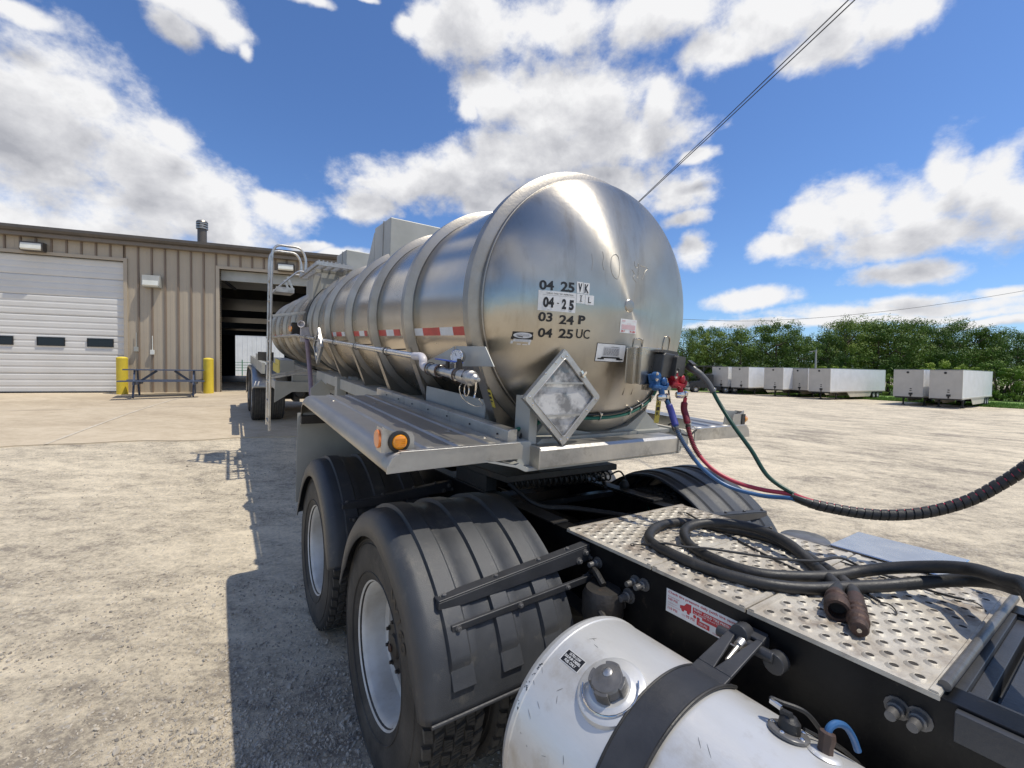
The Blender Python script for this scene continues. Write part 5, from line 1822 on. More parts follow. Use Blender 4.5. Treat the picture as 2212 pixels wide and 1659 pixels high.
def gladhand(ox, oz, oy, matn, name):
    mb = MB()
    c = Vector((ox, oy, oz))
    mb.lathe([(0, -.028), (.030, -.028), (.036, -.018), (.036, .006), (.028, .014), (0, .016)], c, (0.35, -1, 0.1), 28)
    mb.lathe([(0, -.02), (.024, -.02), (.028, -.008), (.028, .012), (.018, .02), (0, .02)], c + Vector((-.020, -.004, .032)), (0.2, -1, 0), 24)
    mb.lathe([(0, -.02), (.020, -.02), (.024, -.008), (.024, .01), (.014, .018), (0, .018)], c + Vector((.026, -.01, .012)), (0.3, -1, .1), 24)
    mb.bar(c + Vector((-.046, 0, -.012)), c + Vector((.046, -.012, -.022)), .04, .022)
    mb.bar(c + Vector((-.03, .01, .05)), c + Vector((-.022, .0, .0)), .05, .03, (1, 0, 0))
    mb.bar(c + Vector((.045, -.01, -.02)), c + Vector((.05, -.01, .008)), .04, .016, (1, 0, 0))
    mb.cyl(c + Vector((.012, -.012, -.02)), c + Vector((.022, -.016, -.055)), .015, 14)
    g_ = B_(mb, name, matn, smooth=40, bevel=.007)
    mb = MB()
    mb.bolt(c + Vector((-.036, -.022, .05)), (0, -1, 0), .006, .006); mb.bolt(c + Vector((-.036, -.022, .022)), (0, -1, 0), .006, .006)
    B_(mb, 'gladhand_bolt', 'chrome', g_)
    mb = MB()
    b0 = c + Vector((.018, -.016, -.052))
    mb.lathe([(0, 0), (.021, 0), (.026, .008), (.026, .022), (.020, .032), (0, .032)], b0, (.12, -.05, -1), 8)
    mb.lathe([(0, 0), (.016, 0), (.018, .008), (.016, .016), (0, .016)], b0 + Vector((.014, -.012, -.010)), (1, -.2, -.2), 6)
    B_(mb, 'hose_swivel', 'chrome', g_)
    return b0


gB = gladhand(1.835, -.112, 1.46, 'blue', 'blue_gladhand')
gR = gladhand(1.955, -.098, 1.44, 'redp', 'red_gladhand')
mb = MB()
mb.box(1.80, 2.0, 1.50, 1.53, -.15, -.085); B_(mb, 'gladhand_mount', 'ring', smooth=0)

# wiring along the lower head
mb = MB()
pts = [(2.095, -.15), (2.085, -.205), (2.03, -.25), (1.92, -.292), (1.80, -.312), (1.67, -.318), (1.52, -.315), (1.40, -.30)]
P = [hp(a, b, .014) for a, b in pts] + [Vector((1.28, 1.70, -.33)), Vector((1.20, 1.74, -.36)), Vector((1.14, 1.80, -.38)), Vector((1.125, 2.2, -.385)), Vector((1.12, 3.7, -.385))]
mb.tube(catmull(P, 8), .0095, 10)
B_(mb, 'green_cable', 'teal')
mb = MB()
pts = [(2.09, -.13), (2.06, -.21), (1.99, -.252), (1.90, -.277), (1.80, -.292), (1.67, -.298), (1.5, -.296), (1.38, -.28)]
P = [hp(a, b, .010) for a, b in pts] + [Vector((1.28, 1.72, -.31)), Vector((1.24, 1.74, -.34)), Vector((1.20, 1.72, -.385)), Vector((1.18, 1.70, -.40))]
mb.tube(catmull(P, 8), .006, 8)
mb.tube(catmull([(2.10, 1.66, -.16), (2.105, 1.60, -.24), (2.13, 1.58, -.32), (2.18, 1.60, -.385), (2.24, 1.60, -.41), (2.33, 1.60, -.43), (2.40, 1.60, -.40)], 8), .006, 8)
mb.tube(catmull([(2.10, 1.64, -.18), (2.15, 1.6, -.30), (2.20, 1.58, -.385), (2.23, 1.6, -.40)], 8), .004, 8)
mb.tube(catmull([(2.13, 1.62, -.14), (2.14, 1.60, -.25), (2.155, 1.58, -.33), (2.13, 1.6, -.36)], 8), .005, 8)
B_(mb, 'black_cable', 'hose')
mb = MB()
for (a, b) in ((1.995, -.262), (1.90, -.285), (1.68, -.308), (2.07, -.215)):
    mb = MB(); c = hp(a, b, .012); mb.lathe([(0, 0), (.008, 0), (.008, .006), (0, .008)], c + Vector((0, -.012, .012)), (0, -1, 0), 8)
    mb.tube([c + Vector((0, -.012 * cos(q), .022 * sin(q))) for q in [2 * pi * k / 16 for k in range(16)]], .0025, 5, closed=True)
    B_(mb, 'cable_clip', 'chrome', smooth=30)
# yellow air tag hanging from the blue gladhand
mb = MB(); mb.bar((1.875, 1.475, -.19), (1.868, 1.475, -.315), .036, .002, (0, 1, 0)); yt = B_(mb, 'gladhand_tag', 'tag', smooth=0)
mb = MB()
for k, ch in enumerate('AIR'): put_text(mb, ch, (1.858, 1.882, -.225 - k * .026, -.207 - k * .026), lambda u, v: Vector((u, 1.4725, v)), .01)
B_(mb, 'tag_print', 'ink', yt, smooth=0)

# ------------------------------------------------ top: spill housings, platform, ladder
for (y0, y1, z1, tl) in ((4.50, 5.05, 1.292, 0), (6.40, 7.0, 1.28, 0), (9.0, 9.8, 1.20, 0)):
    mb = MB()
    x0, x1 = 1.40, 2.12
    mb.box(x0, x1, y0, y1, .84, z1)
    hs = B_(mb, 'spill_box', 'grey_sheet', smooth=0, bevel=.012)
    mb = MB(); mb.box(x0 - .006, x1 + .006, y0 + .22, y0 + .235, .86, z1 + .005)
    mb.box(x0 - .004, x1 + .004, y0 - .006, y1 + .006, .845, .875)
    B_(mb, 'box_seam', 'ring', hs, smooth=0)
    if y0 < 5:
        mb = MB(); mb.prism([(y1, .86), (y1 + .34, .86), (y1 + .02, z1 - .05), (y1, z1 - .05)], 'x', 1.40, 1.415)
        mb.prism([(y1, .86), (y1 + .34, .86), (y1 + .02, z1 - .05), (y1, z1 - .05)], 'x', 2.105, 2.12)
        B_(mb, 'side_brace', 'grey_sheet', hs, smooth=0)
# grated platform on top, left of the housings
mb = MB()
mb.box(1.0, 1.45, 6.18, 6.21, .985, 1.035); mb.box(1.0, 1.45, 7.72, 7.75, .985, 1.035)
mb.box(1.0, 1.03, 6.21, 7.72, .985, 1.035); mb.box(1.42, 1.45, 6.21, 7.72, .985, 1.035)
for k in range(1, 4): mb.box(1.03 + k * .1, 1.045 + k * .1, 6.21, 7.72, .995, 1.03)
for k in range(1, 15): mb.box(1.03, 1.42, 6.2 + k * .1, 6.212 + k * .1, 1.0, 1.03)
for k in range(8): mb.box(1.02 + k * .05, 1.035 + k * .05, 6.18, 6.21, 1.034, 1.05)
pf = B_(mb, 'platform', 'alu', smooth=0)
mb = MB()
mb.prism([(1.12, .72), (1.30, .80), (1.36, .985), (1.12, .985)], 'y', 6.55, 6.58); mb.box(1.05, 1.40, 6.55, 6.6, .945, .985); B_(mb, 'platform_bracket', 'grey_sheet', pf, smooth=0)
mb = MB(); mb.box(1.12, 1.15, 7.3, 7.6, .62, .99); mb.prism([(1.12, .60), (1.30, .80), (1.36, .985), (1.12, .985)], 'y', 7.2, 7.30)
B_(mb, 'platform_bracket', 'grey_sheet', pf, smooth=0)
mb = MB()
for (y, h) in ((7.3, 0.0), (7.75, -.01)):
    mb.tube([(.586, y, -1.33 + (.02 if y > 7.4 else 0)), (.586, y, .2)] + catmull([(.586, y, .9), (.586, y, 1.18 + h), (.605, y, 1.29 + h), (.665, y, 1.355 + h), (.80, y, 1.365 + h), (.93, y, 1.362 + h), (.995, y, 1.30 + h), (1.028, y, 1.19 + h), (1.028, y, 1.03)], 6), .017, 12)
    mb.tube(catmull([(.590, y, .66), (.64, y, .73), (.80, y, .90), (.90, y, 1.0), (.95, y, 1.03), (1.03, y, 1.03)], 5), .014, 10)
la = B_(mb, 'ladder_rail', 'alu')
for k in range(9):
    z = -1.22 + k * .30
    if z > 1.0: break
    mb = MB(); mb.box(.570, .602, 7.3, 7.75, z - .012, z + .012)
    B_(mb, 'rung', 'alu', la, smooth=0)
mb = MB(); mb.box(.64, .88, 7.29, 7.76, .70, .712); mb.box(.64, .88, 7.285, 7.292, .70, .775); mb.box(.64, .88, 7.758, 7.765, .70, .775)
mb.bar((.80, 7.3, .76), (.75, 7.3, .88), .03, .01, (0, 1, 0)); mb.bar((.86, 7.3, .76), (.79, 7.3, .93), .03, .01, (0, 1, 0))
B_(mb, 'step_tray', 'alu', la, smooth=0)
mb = MB()
for z in (-.55, .35):
    for y in (7.3, 7.75):
        mb = MB(); mb.bar((.60, y, z), (1.08, y, z + .1), .04, .03); B_(mb, 'ladder_bracket', 'alu', la, smooth=0)
mb = MB()
mb.tube([(.93, 7.0, .075), (.92, 7.3, .09), (.915, 9.0, .075), (.915, 12.4, .05)], .021, 12)
for y in (8.2, 9.4, 10.6): mb.lathe([(.022, -.01), (.027, -.01), (.027, .01), (.022, .01)], (.915, y, .08), (0, 1, 0), 12)
B_(mb, 'rear_pipe', 'alu')
mb = MB(); mb.lathe([(0, 0), (.045, 0), (.05, .02), (.05, .06), (.045, .07), (.036, .065), (.034, .02), (0, .02)], (.945, 6.95, .245), (-.3, -1, 0), 20); mb.box(.93, 1.05, 6.93, 6.99, .0, .21)
B_(mb, 'hose_holder', 'whitep')
mb = MB(); mb.box(.93, 1.08, 7.9, 8.05, .10, .30); lt = B_(mb, 'lamp_housing', 'blackm', smooth=0, bevel=.01)
mb = MB(); mb.lathe([(.05, 0), (.045, .02), (0, .025)], (.925, 7.95, .2), (-1, -.4, 0), 20); B_(mb, 'marker_lens', 'amber', lt)
mb = MB(); mb.tube(catmull([(.98, 6.75, .05), (.985, 6.70, -.02), (1.01, 6.7, -.25), (1.02, 6.6, -.5), (1.02, 6.5, -.72)], 6), .030, 12); B_(mb, 'drain_hose', 'purple')

# ------------------------------------------------ rear running gear
mb = MB()
mb.prism([(.70, -.642), (1.50, -.660), (1.50, -.82), (.95, -.815), (.70, -.985)], 'y', 7.86, 7.90)
mb.box(.72, .76, 7.9, 9.8, -.80, -.66)
mb.box(1.5, 1.56, 6.9, 7.9, -.82, -.45); mb.box(2.0, 2.06, 6.9, 7.9, -.82, -.45)
for s in (-1, 1):
    xx = CXT + s * .40
    mb.box(xx - .06, xx + .06, 7.0, 13.0, -.70, -.50)
mb.box(.95, 2.55, 7.9, 8.0, -.70, -.55); mb.box(.95, 2.55, 12.8, 12.95, -.70, -.50)
B_(mb, 'rear_subframe', 'grey_sheet', smooth=0, bevel=.006)
mb = MB()
mb.box(1.10, 1.20, 5.3, 5.42, -.80, -.38); B_(mb, 'landing_gear', 'grey_sheet', smooth=0)
mb = MB(); mb.box(1.25, 1.33, 5.3, 5.42, -.85, -.38); B_(mb, 'landing_gear', 'grey_sheet', smooth=0)
mb = MB(); mb.prism([(1.0, -.62), (1.12, -.50), (1.24, -.62), (1.24, -.75), (1.0, -.75)], 'y', 6.4, 6.44)
B_(mb, 'frame_gusset', 'grey_sheet', smooth=0)
for s in (-1, 1):
    for y in (11.0, 12.25):
        mb = MB()
        mb.lathe([(0, 0), (.11, 0), (.11, .16), (.09, .2), (0, .2)], (CXT + s * .35, y - .42, -1.12), (0, -1, .15), 16)
        B_(mb, 'brake_chamber', 'blackm')
for y in (11.0, 12.25):
    mb = MB(); mb.cyl((.9, y, -1.232), (2.62, y, -1.232), .07, 16); mb.box(1.3, 1.42, y - .5, y + .3, -1.3, -.7); mb.box(2.1, 2.22, y - .5, y + .3, -1.3, -.7)
    B_(mb, 'trailer_axle', 'blackm')
    for s in (-1, 1):
        wl = make_wheel(tt, Vector((CXT + s * (CXT - .675), y, -1.232)) - TBs, -s, lugs=False)
        hub(wl, -s)
        make_wheel(tt, Vector((CXT + s * (CXT - 1.0), y, -1.232)) - TBs, s, lugs=False)
for s in (-1, 1):
    m = (lambda x: x) if s < 0 else (lambda x: 2 * CXT - x)
    mb = MB()
    path = []
    for k in range(13):
        a = radians(22 + 68 * k / 12)
        path.append((11.0 - .62 * cos(a), -1.232 + .62 * sin(a)))
    path += [(11.6, -.612), (12.25, -.612)]
    for k in range(1, 13):
        a = radians(90 - 98 * k / 12)
        path.append((12.25 + .62 * cos(a), -1.232 + .62 * sin(a)))
    for (y, z) in path:
        mb.v += [(m(.51), y, z - .05), (m(.53), y, z - .005), (m(.56), y, z), (m(.8), y, z), (m(.81), y, z + .01), (m(.9), y, z + .01), (m(.91), y, z), (m(1.17), y, z)]
    n = 8
    for q in range(len(path) - 1):
        for i in range(n - 1):
            a = q * n + i; mb.f.append([a, a + 1, a + n + 1, a + n]); mb.mi.append(0)
    fd = B_(mb, 'rear_fender', 'alufend', smooth=35)
    so = fd.modifiers.new('solid', 'SOLIDIFY'); so.thickness = .005
# tool boxes and hose tray
mb = MB(); mb.box(.775, .985, 7.95, 9.0, -.545, -.31)
tb_ = B_(mb, 'tool_box', 'grey_sheet', smooth=0, bevel=.006)
mb = MB(); mb.box(.765, .774, 7.955, 8.995, -.54, -.40); mb.box(.765, .774, 7.955, 8.6, -.395, -.315)
B_(mb, 'box_side', 'tag', tb_, smooth=0)
mb = MB(); mb.bar((.62, 9.3, -.50), (.66, 13.0, -.46), .05, .05); mb.prism([(.60, -.30), (.85, -.30), (.85, -.48), (.60, -.42)], 'y', 10.4, 10.9); mb.box(.60, .66, 9.2, 13, -.62, -.42)
B_(mb, 'hose_tray', 'grey_sheet', smooth=0)
mb = MB(); mb.box(.60, .88, 10.2, 10.26, -.42, -.25); B_(mb, 'splash_guard', 'rubber', smooth=0)
# front fender flap
for s in (-1, 1):
    m = (lambda x: x) if s < 0 else (lambda x: 2 * CXT - x)
    mb = MB(); mb.box(min(m(.50), m(1.02)), max(m(.50), m(1.02)), 3.80, 3.806, -1.28, -.56)
    B_(mb, 'spray_flap', 'grey_sheet', smooth=0)
    mb = MB(); mb.box(min(m(.52), m(1.04)), max(m(.52), m(1.04)), 3.74, 3.80, -.64, -.58); B_(mb, 'flap_bar', 'blackm', smooth=0)

# ------------------------------------------------------------------ air lines between truck and trailer (world coordinates)
V3 = lambda L: [Vector((a, b, c + H)) for a, b, c in L]
GBw = MT @ (gB + Vector((.018, -.02, -.028))); GRw = MT @ (gR + Vector((.018, -.02, -.028)))
RED = V3([(.882, 2.3, -.121), (.888, 2.28, -.178), (.894, 2.26, -.225), (.894, 2.22, -.292), (.911, 2.17, -.378), (.962, 2.11, -.452), (1.045, 2.05, -.500), (1.135, 1.99, -.519), (1.231, 1.92, -.522)])
BLUE = V3([(.788, 2.24, -.142), (.799, 2.22, -.184), (.809, 2.2, -.234), (.821, 2.16, -.299), (.863, 2.12, -.384), (.915, 2.08, -.455), (1.0, 2.03, -.515), (1.119, 1.97, -.540), (1.218, 1.905, -.534)])
GREEN = V3([(.906, 2.3, .027), (.932, 2.28, .022), (.958, 2.26, -.001), (.994, 2.24, -.049), (1.03, 2.2, -.141), (1.064, 2.12, -.244), (1.115, 2.05, -.35), (1.158, 1.98, -.458), (1.237, 1.91, -.520)])
WRAP = V3([(1.224, 1.91, -.528), (1.301, 1.88, -.552), (1.441, 1.83, -.569), (1.552, 1.78, -.562), (1.663, 1.74, -.533), (1.766, 1.70, -.478), (1.838, 1.67, -.415), (1.898, 1.63, -.335), (1.96, 1.56, -.2), (2.03, 1.45, .05), (2.08, 1.3, .4)])


def wthing(name, label, cat, loc):
    return thing(name, label, cat, Matrix.Translation(loc))


def Wb(mb, name, mat, par, **k):
    return mb.build(name, mat, par, off=par.matrix_world.translation, **k)


def spring(mb, P, r, pitch, wr):
    L = 0; pts = []
    Q = catmull(P, 20)
    ang = 0
    for i in range(1, len(Q)):
        d = (Q[i] - Q[i - 1]); l = d.length
        t = d.normalized(); u = t.cross(Vector((0, 1, .3))).normalized(); w = t.cross(u)
        n = max(1, int(l / pitch * 10))
        for k in range(n):
            ang += 2 * pi * l / pitch / n
            pts.append(Q[i - 1].lerp(Q[i], k / n) + u * (r * cos(ang)) + w * (r * sin(ang)))
    mb.tube(pts, wr, 5)


for (P, st0, hm_, gm, nm, lb) in ((RED, GRw, 'redhose', 'redgrip', 'red_air_hose', 'red air hose with dark red grip hanging from the red gladhand'),
                             (BLUE, GBw, 'bluehose', 'bluegrip', 'blue_air_hose', 'blue air hose with blue grip hanging from the blue gladhand')):
    t_ = wthing(nm, lb, 'air hose', P[4])
    pts = catmull([st0] + P[1:] + [WRAP[1] + Vector((0, 0, .004)), WRAP[2], WRAP[3]], 10)
    mb = MB(); mb.tube(pts, .0095, 12); Wb(mb, 'hose', hm_, t_)
    g0, g1 = pts[3], pts[22]
    mb = MB()
    seg = pts[4:25]
    rr = [.012] + [.0165] * (len(seg) - 2) + [.0155]
    mb.tube(seg, rr, 16); Wb(mb, 'grip', gm, t_)
    mb = MB(); spring(mb, pts[26:44], .0115, .0085, .0016); mb.lathe([(0, 0), (.011, 0), (.011, .02), (0, .02)], pts[25], pts[27] - pts[25], 8); Wb(mb, 'spring_guard', 'rust' if nm[0] == 'r' else 'cap', t_)
t_ = wthing('electric_cable', 'green electric cable with grey boot plugged into the trailer socket', 'cable', GREEN[4])
soc = MT @ Vector((2.03, 1.43, -.015))
pts = catmull([soc] + GREEN[1:] + [WRAP[1], WRAP[2]], 10)
mb = MB(); mb.tube(pts, .0095, 12); Wb(mb, 'cable', 'greenhose', t_)
mb = MB(); sg = pts[12:36]; mb.tube(sg, [.017] * 10 + [.0155 - .0001 * k for k in range(len(sg) - 10)], 16); Wb(mb, 'boot', 'greyboot', t_)
mb = MB()
mb.tube([pts[0], pts[5], pts[12], pts[14]], [.022, .022, .019, .017], 16)
mb.bar(pts[0] + Vector((0, -.01, .026)), pts[10] + Vector((0, -.01, .024)), .03, .010)
mb.bar(pts[3] + Vector((0, -.02, -.024)), pts[10] + Vector((0, -.01, -.02)), .014, .008)
Wb(mb, 'plug', 'socket', t_, bevel=.003)
# spiral wrap
t_ = wthing('hose_wrap', 'black spiral wrap bundling the red, blue and green lines', 'hose wrap', WRAP[3])
Q = catmull(WRAP, 40)
mb = MB()
L = [0]
for i in range(1, len(Q)): L.append(L[-1] + (Q[i] - Q[i - 1]).length)
tot = L[-1]


def atL(s):
    s = max(0, min(tot - 1e-6, s))
    i = next(k for k in range(1, len(L)) if L[k] >= s)
    t = (s - L[i - 1]) / (L[i] - L[i - 1])
    return Q[i - 1].lerp(Q[i], t), (Q[i] - Q[i - 1]).normalized()


pitch = .027
nst = int(tot / pitch * 18)
prev = None
for k in range(nst):
    s = k / 18 * pitch
    c, t = atL(s)
    u = t.cross(Vector((0, 0, 1))).normalized(); w = u.cross(t)
    a = 2 * pi * k / 18
    gr = min(1, .7 + s * 3)
    d = u * cos(a) + w * sin(a)
    h = .0115
    ids = len(mb.v)
    for (o_, rr) in ((-h, .0195), (-h * .85, .0222), (h * .85, .0222), (h, .0195)):
        mb.v.append(tuple(c + t * o_ + d * (rr * gr)))
    if prev is not None:
        for q in range(3):
            mb.f.append([prev + q, prev + q + 1, ids + q + 1, ids + q]); mb.mi.append(0)
    prev = ids
Wb(mb, 'wrap', 'hose', t_, smooth=40)
mb = MB(); mb.tube(Q, .0182, 12); Wb(mb, 'inner_bundle', 'matblack', t_)
mb = MB()
for (hm_, ph) in (('redhose', 0.6),):
    pts = []
    for k in range(0, int(tot / .02)):
        c, t = atL(k * .02)
        u = t.cross(Vector((0, 0, 1))).normalized(); w = u.cross(t)
        a = 1.2 + .8 * sin(k * .11)
        pts.append(c + (u * cos(a) + w * sin(a)) * .0125)
    mb.tube(pts, .0082, 8)
    Wb(mb, 'red_line', hm_, t_)

# ------------------------------------------------------------------ coiled transfer hose resting on the catwalk (tractor coordinates)
TW = lambda L: [MA @ Vector(p) for p in L]
H1 = [(1.60, .12, -.60), (1.824, .170, -.514), (1.9, .233, -.520), (2.006, .302, -.544), (2.035, .366, -.564), (2.044, .444, -.594), (2.024, .523, -.624), (1.971, .598, -.654), (1.90, .63, -.664),
      (1.798, .695, -.672), (1.684, .778, -.672), (1.646, .867, -.672), (1.652, .97, -.672), (1.678, 1.06, -.672), (1.719, 1.125, -.668), (1.772, 1.175, -.656), (1.839, 1.196, -.646), (1.913, 1.178, -.636), (1.982, 1.123, -.628), (2.03, 1.05, -.626), (2.037, .949, -.628), (2.001, .834, -.640), (1.95, .74, -.668), (1.87, .66, -.670), (1.80, .60, -.670), (1.724, .579, -.662), (1.70, .57, -.660)]
H2 = [(1.62, .10, -.62), (1.84, .176, -.524), (1.926, .216, -.544), (2.03, .27, -.574), (2.076, .335, -.604), (2.043, .416, -.634), (1.933, .497, -.654), (1.848, .558, -.664), (1.80, .59, -.668), (1.694, .653, -.672), (1.603, .74, -.672), (1.553, .853, -.672), (1.537, .96, -.672), (1.546, 1.074, -.672),
      (1.567, 1.171, -.672), (1.606, 1.235, -.670), (1.685, 1.284, -.668), (1.796, 1.319, -.668), (1.911, 1.308, -.668), (1.987, 1.25, -.668), (2.04, 1.16, -.672), (2.081, 1.08, -.672), (2.10, .98, -.672), (2.083, .90, -.672), (2.03, .80, -.672), (1.96, .70, -.672), (1.88, .61, -.672), (1.80, .555, -.668), (1.74, .53, -.665)]
t_ = thing('transfer_hose', 'thick black hose doubled into two loops on the perforated catwalk with rusty couplings', 'hose', MA @ Matrix.Translation((1.8, .8, -.694)))
HO = Vector((1.8, .8, -.694))
for P in (H1, H2):
    mb = MB(); mb.tube(catmull(P, 10), .0205, 18); mb.build('hose_loop', 'hose', t_, off=HO)
mb = MB()
d = Vector((-.95, -.36, 0)).normalized(); c = Vector((1.71, .572, -.661))
mb.lathe([(0, 0), (.024, 0), (.026, .02), (.031, .03), (.033, .05), (.029, .055), (.029, .075), (.034, .08), (.035, .13), (.032, .135), (.024, .135), (.022, .09), (0, .09)], c, d, 32)
f_ = mb.build('socket_coupling', 'rust', t_, off=HO)
mb = MB(); mb.lathe([(.0225, .095), (0, .0945)], c, d, 24); mb.build('bore', 'hole', f_, off=HO)
mb = MB()
d = Vector((-.94, -.34, 0)).normalized(); c = Vector((1.75, .533, -.667))
mb.lathe([(0, 0), (.024, 0), (.024, .06), (.027, .065), (.027, .10), (.022, .105), (.023, .12), (.028, .125), (.028, .14), (.024, .145), (.024, .155), (.028, .16), (.028, .185), (.024, .19), (.022, .20), (.024, .205), (.024, .225), (.020, .235), (.012, .238), (0, .238)], c, d, 32)
f_ = mb.build('plug_coupling', 'rust', t_, off=HO)
mb = MB(); mb.lathe([(.007, .238), (.006, .243), (0, .244)], c, d, 12); mb.build('poppet', 'chrome', f_, off=HO)


def cord(label, P, hooks, r=.0052):
    c = Vector(P[0])
    t = thing('bungee_cord', label, 'bungee cord', MA @ Matrix.Translation(c), 'black rubber cords lying over the hose coils')
    mb = MB(); Q = catmull(P, 8)
    # flat strap: tube squashed by doubling two thin strands
    mb.tube([q + Vector((0, .003, 0)) for q in Q], r * .8, 8); mb.tube([q - Vector((0, .003, 0)) for q in Q], r * .8, 8)
    mb.build('strap', 'hose', t, off=c)
    for hpts in hooks:
        mb = MB(); mb.tube(catmull(hpts, 6), .0022, 6); mb.build('hook', 'blackm', t, off=c)


cord('long rubber cord running across both hose loops, hooked at the near left of the catwalk', [(1.545, 1.222, -.682), (1.552, 1.16, -.665), (1.558, 1.115, -.645), (1.60, 1.06, -.648), (1.66, .99, -.643), (1.725, .912, -.645), (1.80, .80, -.642), (1.90, .71, -.640), (1.99, .66, -.628), (2.05, .60, -.66), (2.12, .55, -.684)],
     [[(1.545, 1.222, -.684), (1.525, 1.245, -.686), (1.505, 1.24, -.688), (1.52, 1.262, -.689), (1.535, 1.255, -.688)], [(2.12, .55, -.684), (2.145, .54, -.686), (2.15, .515, -.688), (2.13, .51, -.690), (2.11, .525, -.690)]])
cord('rubber cord hooked at the far rear edge, passing under the inner hose loop', [(2.14, 1.406, -.682), (2.101, 1.322, -.684), (2.052, 1.185, -.688), (1.989, 1.04, -.688), (1.926, .894, -.688), (1.877, .747, -.688)],
     [[(2.14, 1.406, -.684), (2.15, 1.43, -.686), (2.135, 1.455, -.688), (2.12, 1.44, -.689), (2.13, 1.425, -.69)]])
cord('rubber cord with a bright hook on the front panel by the edge tube', [(2.13, .70, -.688), (2.125, .56, -.686), (2.105, .44, -.684), (2.102, .374, -.681), (2.108, .345, -.679)],
     [[(2.108, .345, -.682), (2.126, .33, -.684), (2.130, .312, -.688), (2.112, .300, -.690), (2.092, .290, -.690)]])
cord('short rubber cord end hooked beside the rusty couplings', [(1.98, .60, -.688), (1.90, .57, -.688), (1.869, .535, -.684), (1.83, .495, -.680)],
     [[(1.83, .495, -.684), (1.85, .475, -.686), (1.835, .455, -.688), (1.80, .44, -.690), (1.79, .45, -.69)]])

# ------------------------------------------------------------------ parked box trailers across the lot
def van():
    r = thing('box_trailer', '', 'box trailer', Matrix.Identity(4), 'white box trailers parked across the gravel lot')
    L, Wd, z0, z1 = 16.0, 2.6, 1.08, 4.14
    mb = MB()      # local: front face at y=0, body toward +y, x from -1.3 to 1.3
    mb.box(-Wd / 2, Wd / 2, .04, L, z0, z1)
    for k in range(52):
        for s in (-1, 1):
            xa, xb = sorted((s * Wd / 2, s * (Wd / 2 + .012))); mb.box(xa, xb, .6 + k * .3, .62 + k * .3, z0 + .12, z1 - .1)
    b = mb.build('body', 'vanw', r, smooth=0)
    mb = MB(); mb.box(-Wd / 2 + .02, Wd / 2 - .02, -.02, .04, z0 - .05, z1 - .03); mb.build('front_wall', 'vanf', r, smooth=0, bevel=.02)
    mb = MB()
    for s in (-1, 1):
        xa, xb = sorted((s * (Wd / 2 - .10), s * (Wd / 2 + .015))); mb.box(xa, xb, -.035, .10, z0 - .05, z1)
        xa, xb = sorted((s * (Wd / 2), s * (Wd / 2 + .03))); mb.box(xa, xb, .1, L, z0 - .10, z0 + .05)
    mb.build('corner_post', 'vanf', r, smooth=0)
    mb = MB(); mb.box(-Wd / 2 - .015, Wd / 2 + .015, -.04, L, z1 - .02, z1 + .04); mb.build('top_rail', 'vant', r, smooth=0)
    mb = MB(); mb.lathe([(0, 0), (.12, 0), (.12, .03), (0, .03)], (-.05, -.02, z1 - .32), (0, -1, 0), 16); mb.build('vent', 'dark', r)
    mb = MB(); mb.box(.08, .42, -.06, -.02, z0 + .18, z0 + .42); mb.box(.15, .33, -.06, -.02, z0 + .62, z0 + .70); mb.box(.17, .33, -.05, -.02, z0 + .84, z0 + .93)
    mb.box(.18, .32, -.05, -.02, z0 - .02, z0 + .18)
    mb.build('connector_box', 'dark', r, smooth=0)
    mb = MB(); mb.box(.55, .85, -.045, -.02, z0 + .35, z0 + .75); mb.build('document_box', 'vanf', r, smooth=0)
    mb = MB(); mb.box(-1.2, 1.2, .1, 1.9, z0 - .22, z0 - .02); mb.box(-.9, .9, 1.9, L - .3, z0 - .16, z0 - .02)
    mb.box(-1.15, -1.05, 10.5, 15.5, z0 - .4, z0 - .05); mb.box(1.05, 1.15, 10.5, 15.5, z0 - .4, z0 - .05)
    mb.build('underframe', 'dark', r, smooth=0)
    for s in (-1, 1):
        mb = MB(); mb.box(s * .95 - .07, s * .95 + .07, 2.35, 2.5, .05, z0 - .05); mb.box(s * .95 - .16, s * .95 + .16, 2.25, 2.6, -.05, .05)
        mb.bar((s * .95, 2.5, .5), (s * .95, 3.3, z0 - .1), .06, .06, (1, 0, 0))
        mb.build('landing_leg', 'dark', r, smooth=0)
        mb = MB(); xa = s * 1.24; mb.prism([(4.6, z0 - .06), (5.6, .28), (11.4, .28), (11.9, z0 - .06)], 'x', xa - .015, xa + .015)
        mb.build('side_skirt', 'skirt', r, smooth=0)
        for y in (12.6, 13.85):
            mb = MB(); mb.lathe([(.2, -.24), (.48, -.27), (.51, -.22), (.51, .22), (.48, .27), (.2, .24)], (s * .98, y, .51), (1, 0, 0), 28)
            w = mb.build('tyre', 'rubber', r)
            mb = MB(); mb.lathe([(.29, .272), (.24, .24), (.14, .22), (0, .24)], (s * .98, y, .51), (s, 0, 0), 20); mb.build('rim', 'rim', w)
    mb = MB(); mb.box(-.8, .8, 12.2, 14.3, .35, .95); mb.build('bogie', 'dark', r, smooth=0)
    return r


def put(o, x, y, ang):
    o.location = (x, y, float(gz(x, y)) + .02)
    o.rotation_euler = (0, 0, ang)


V0 = van()
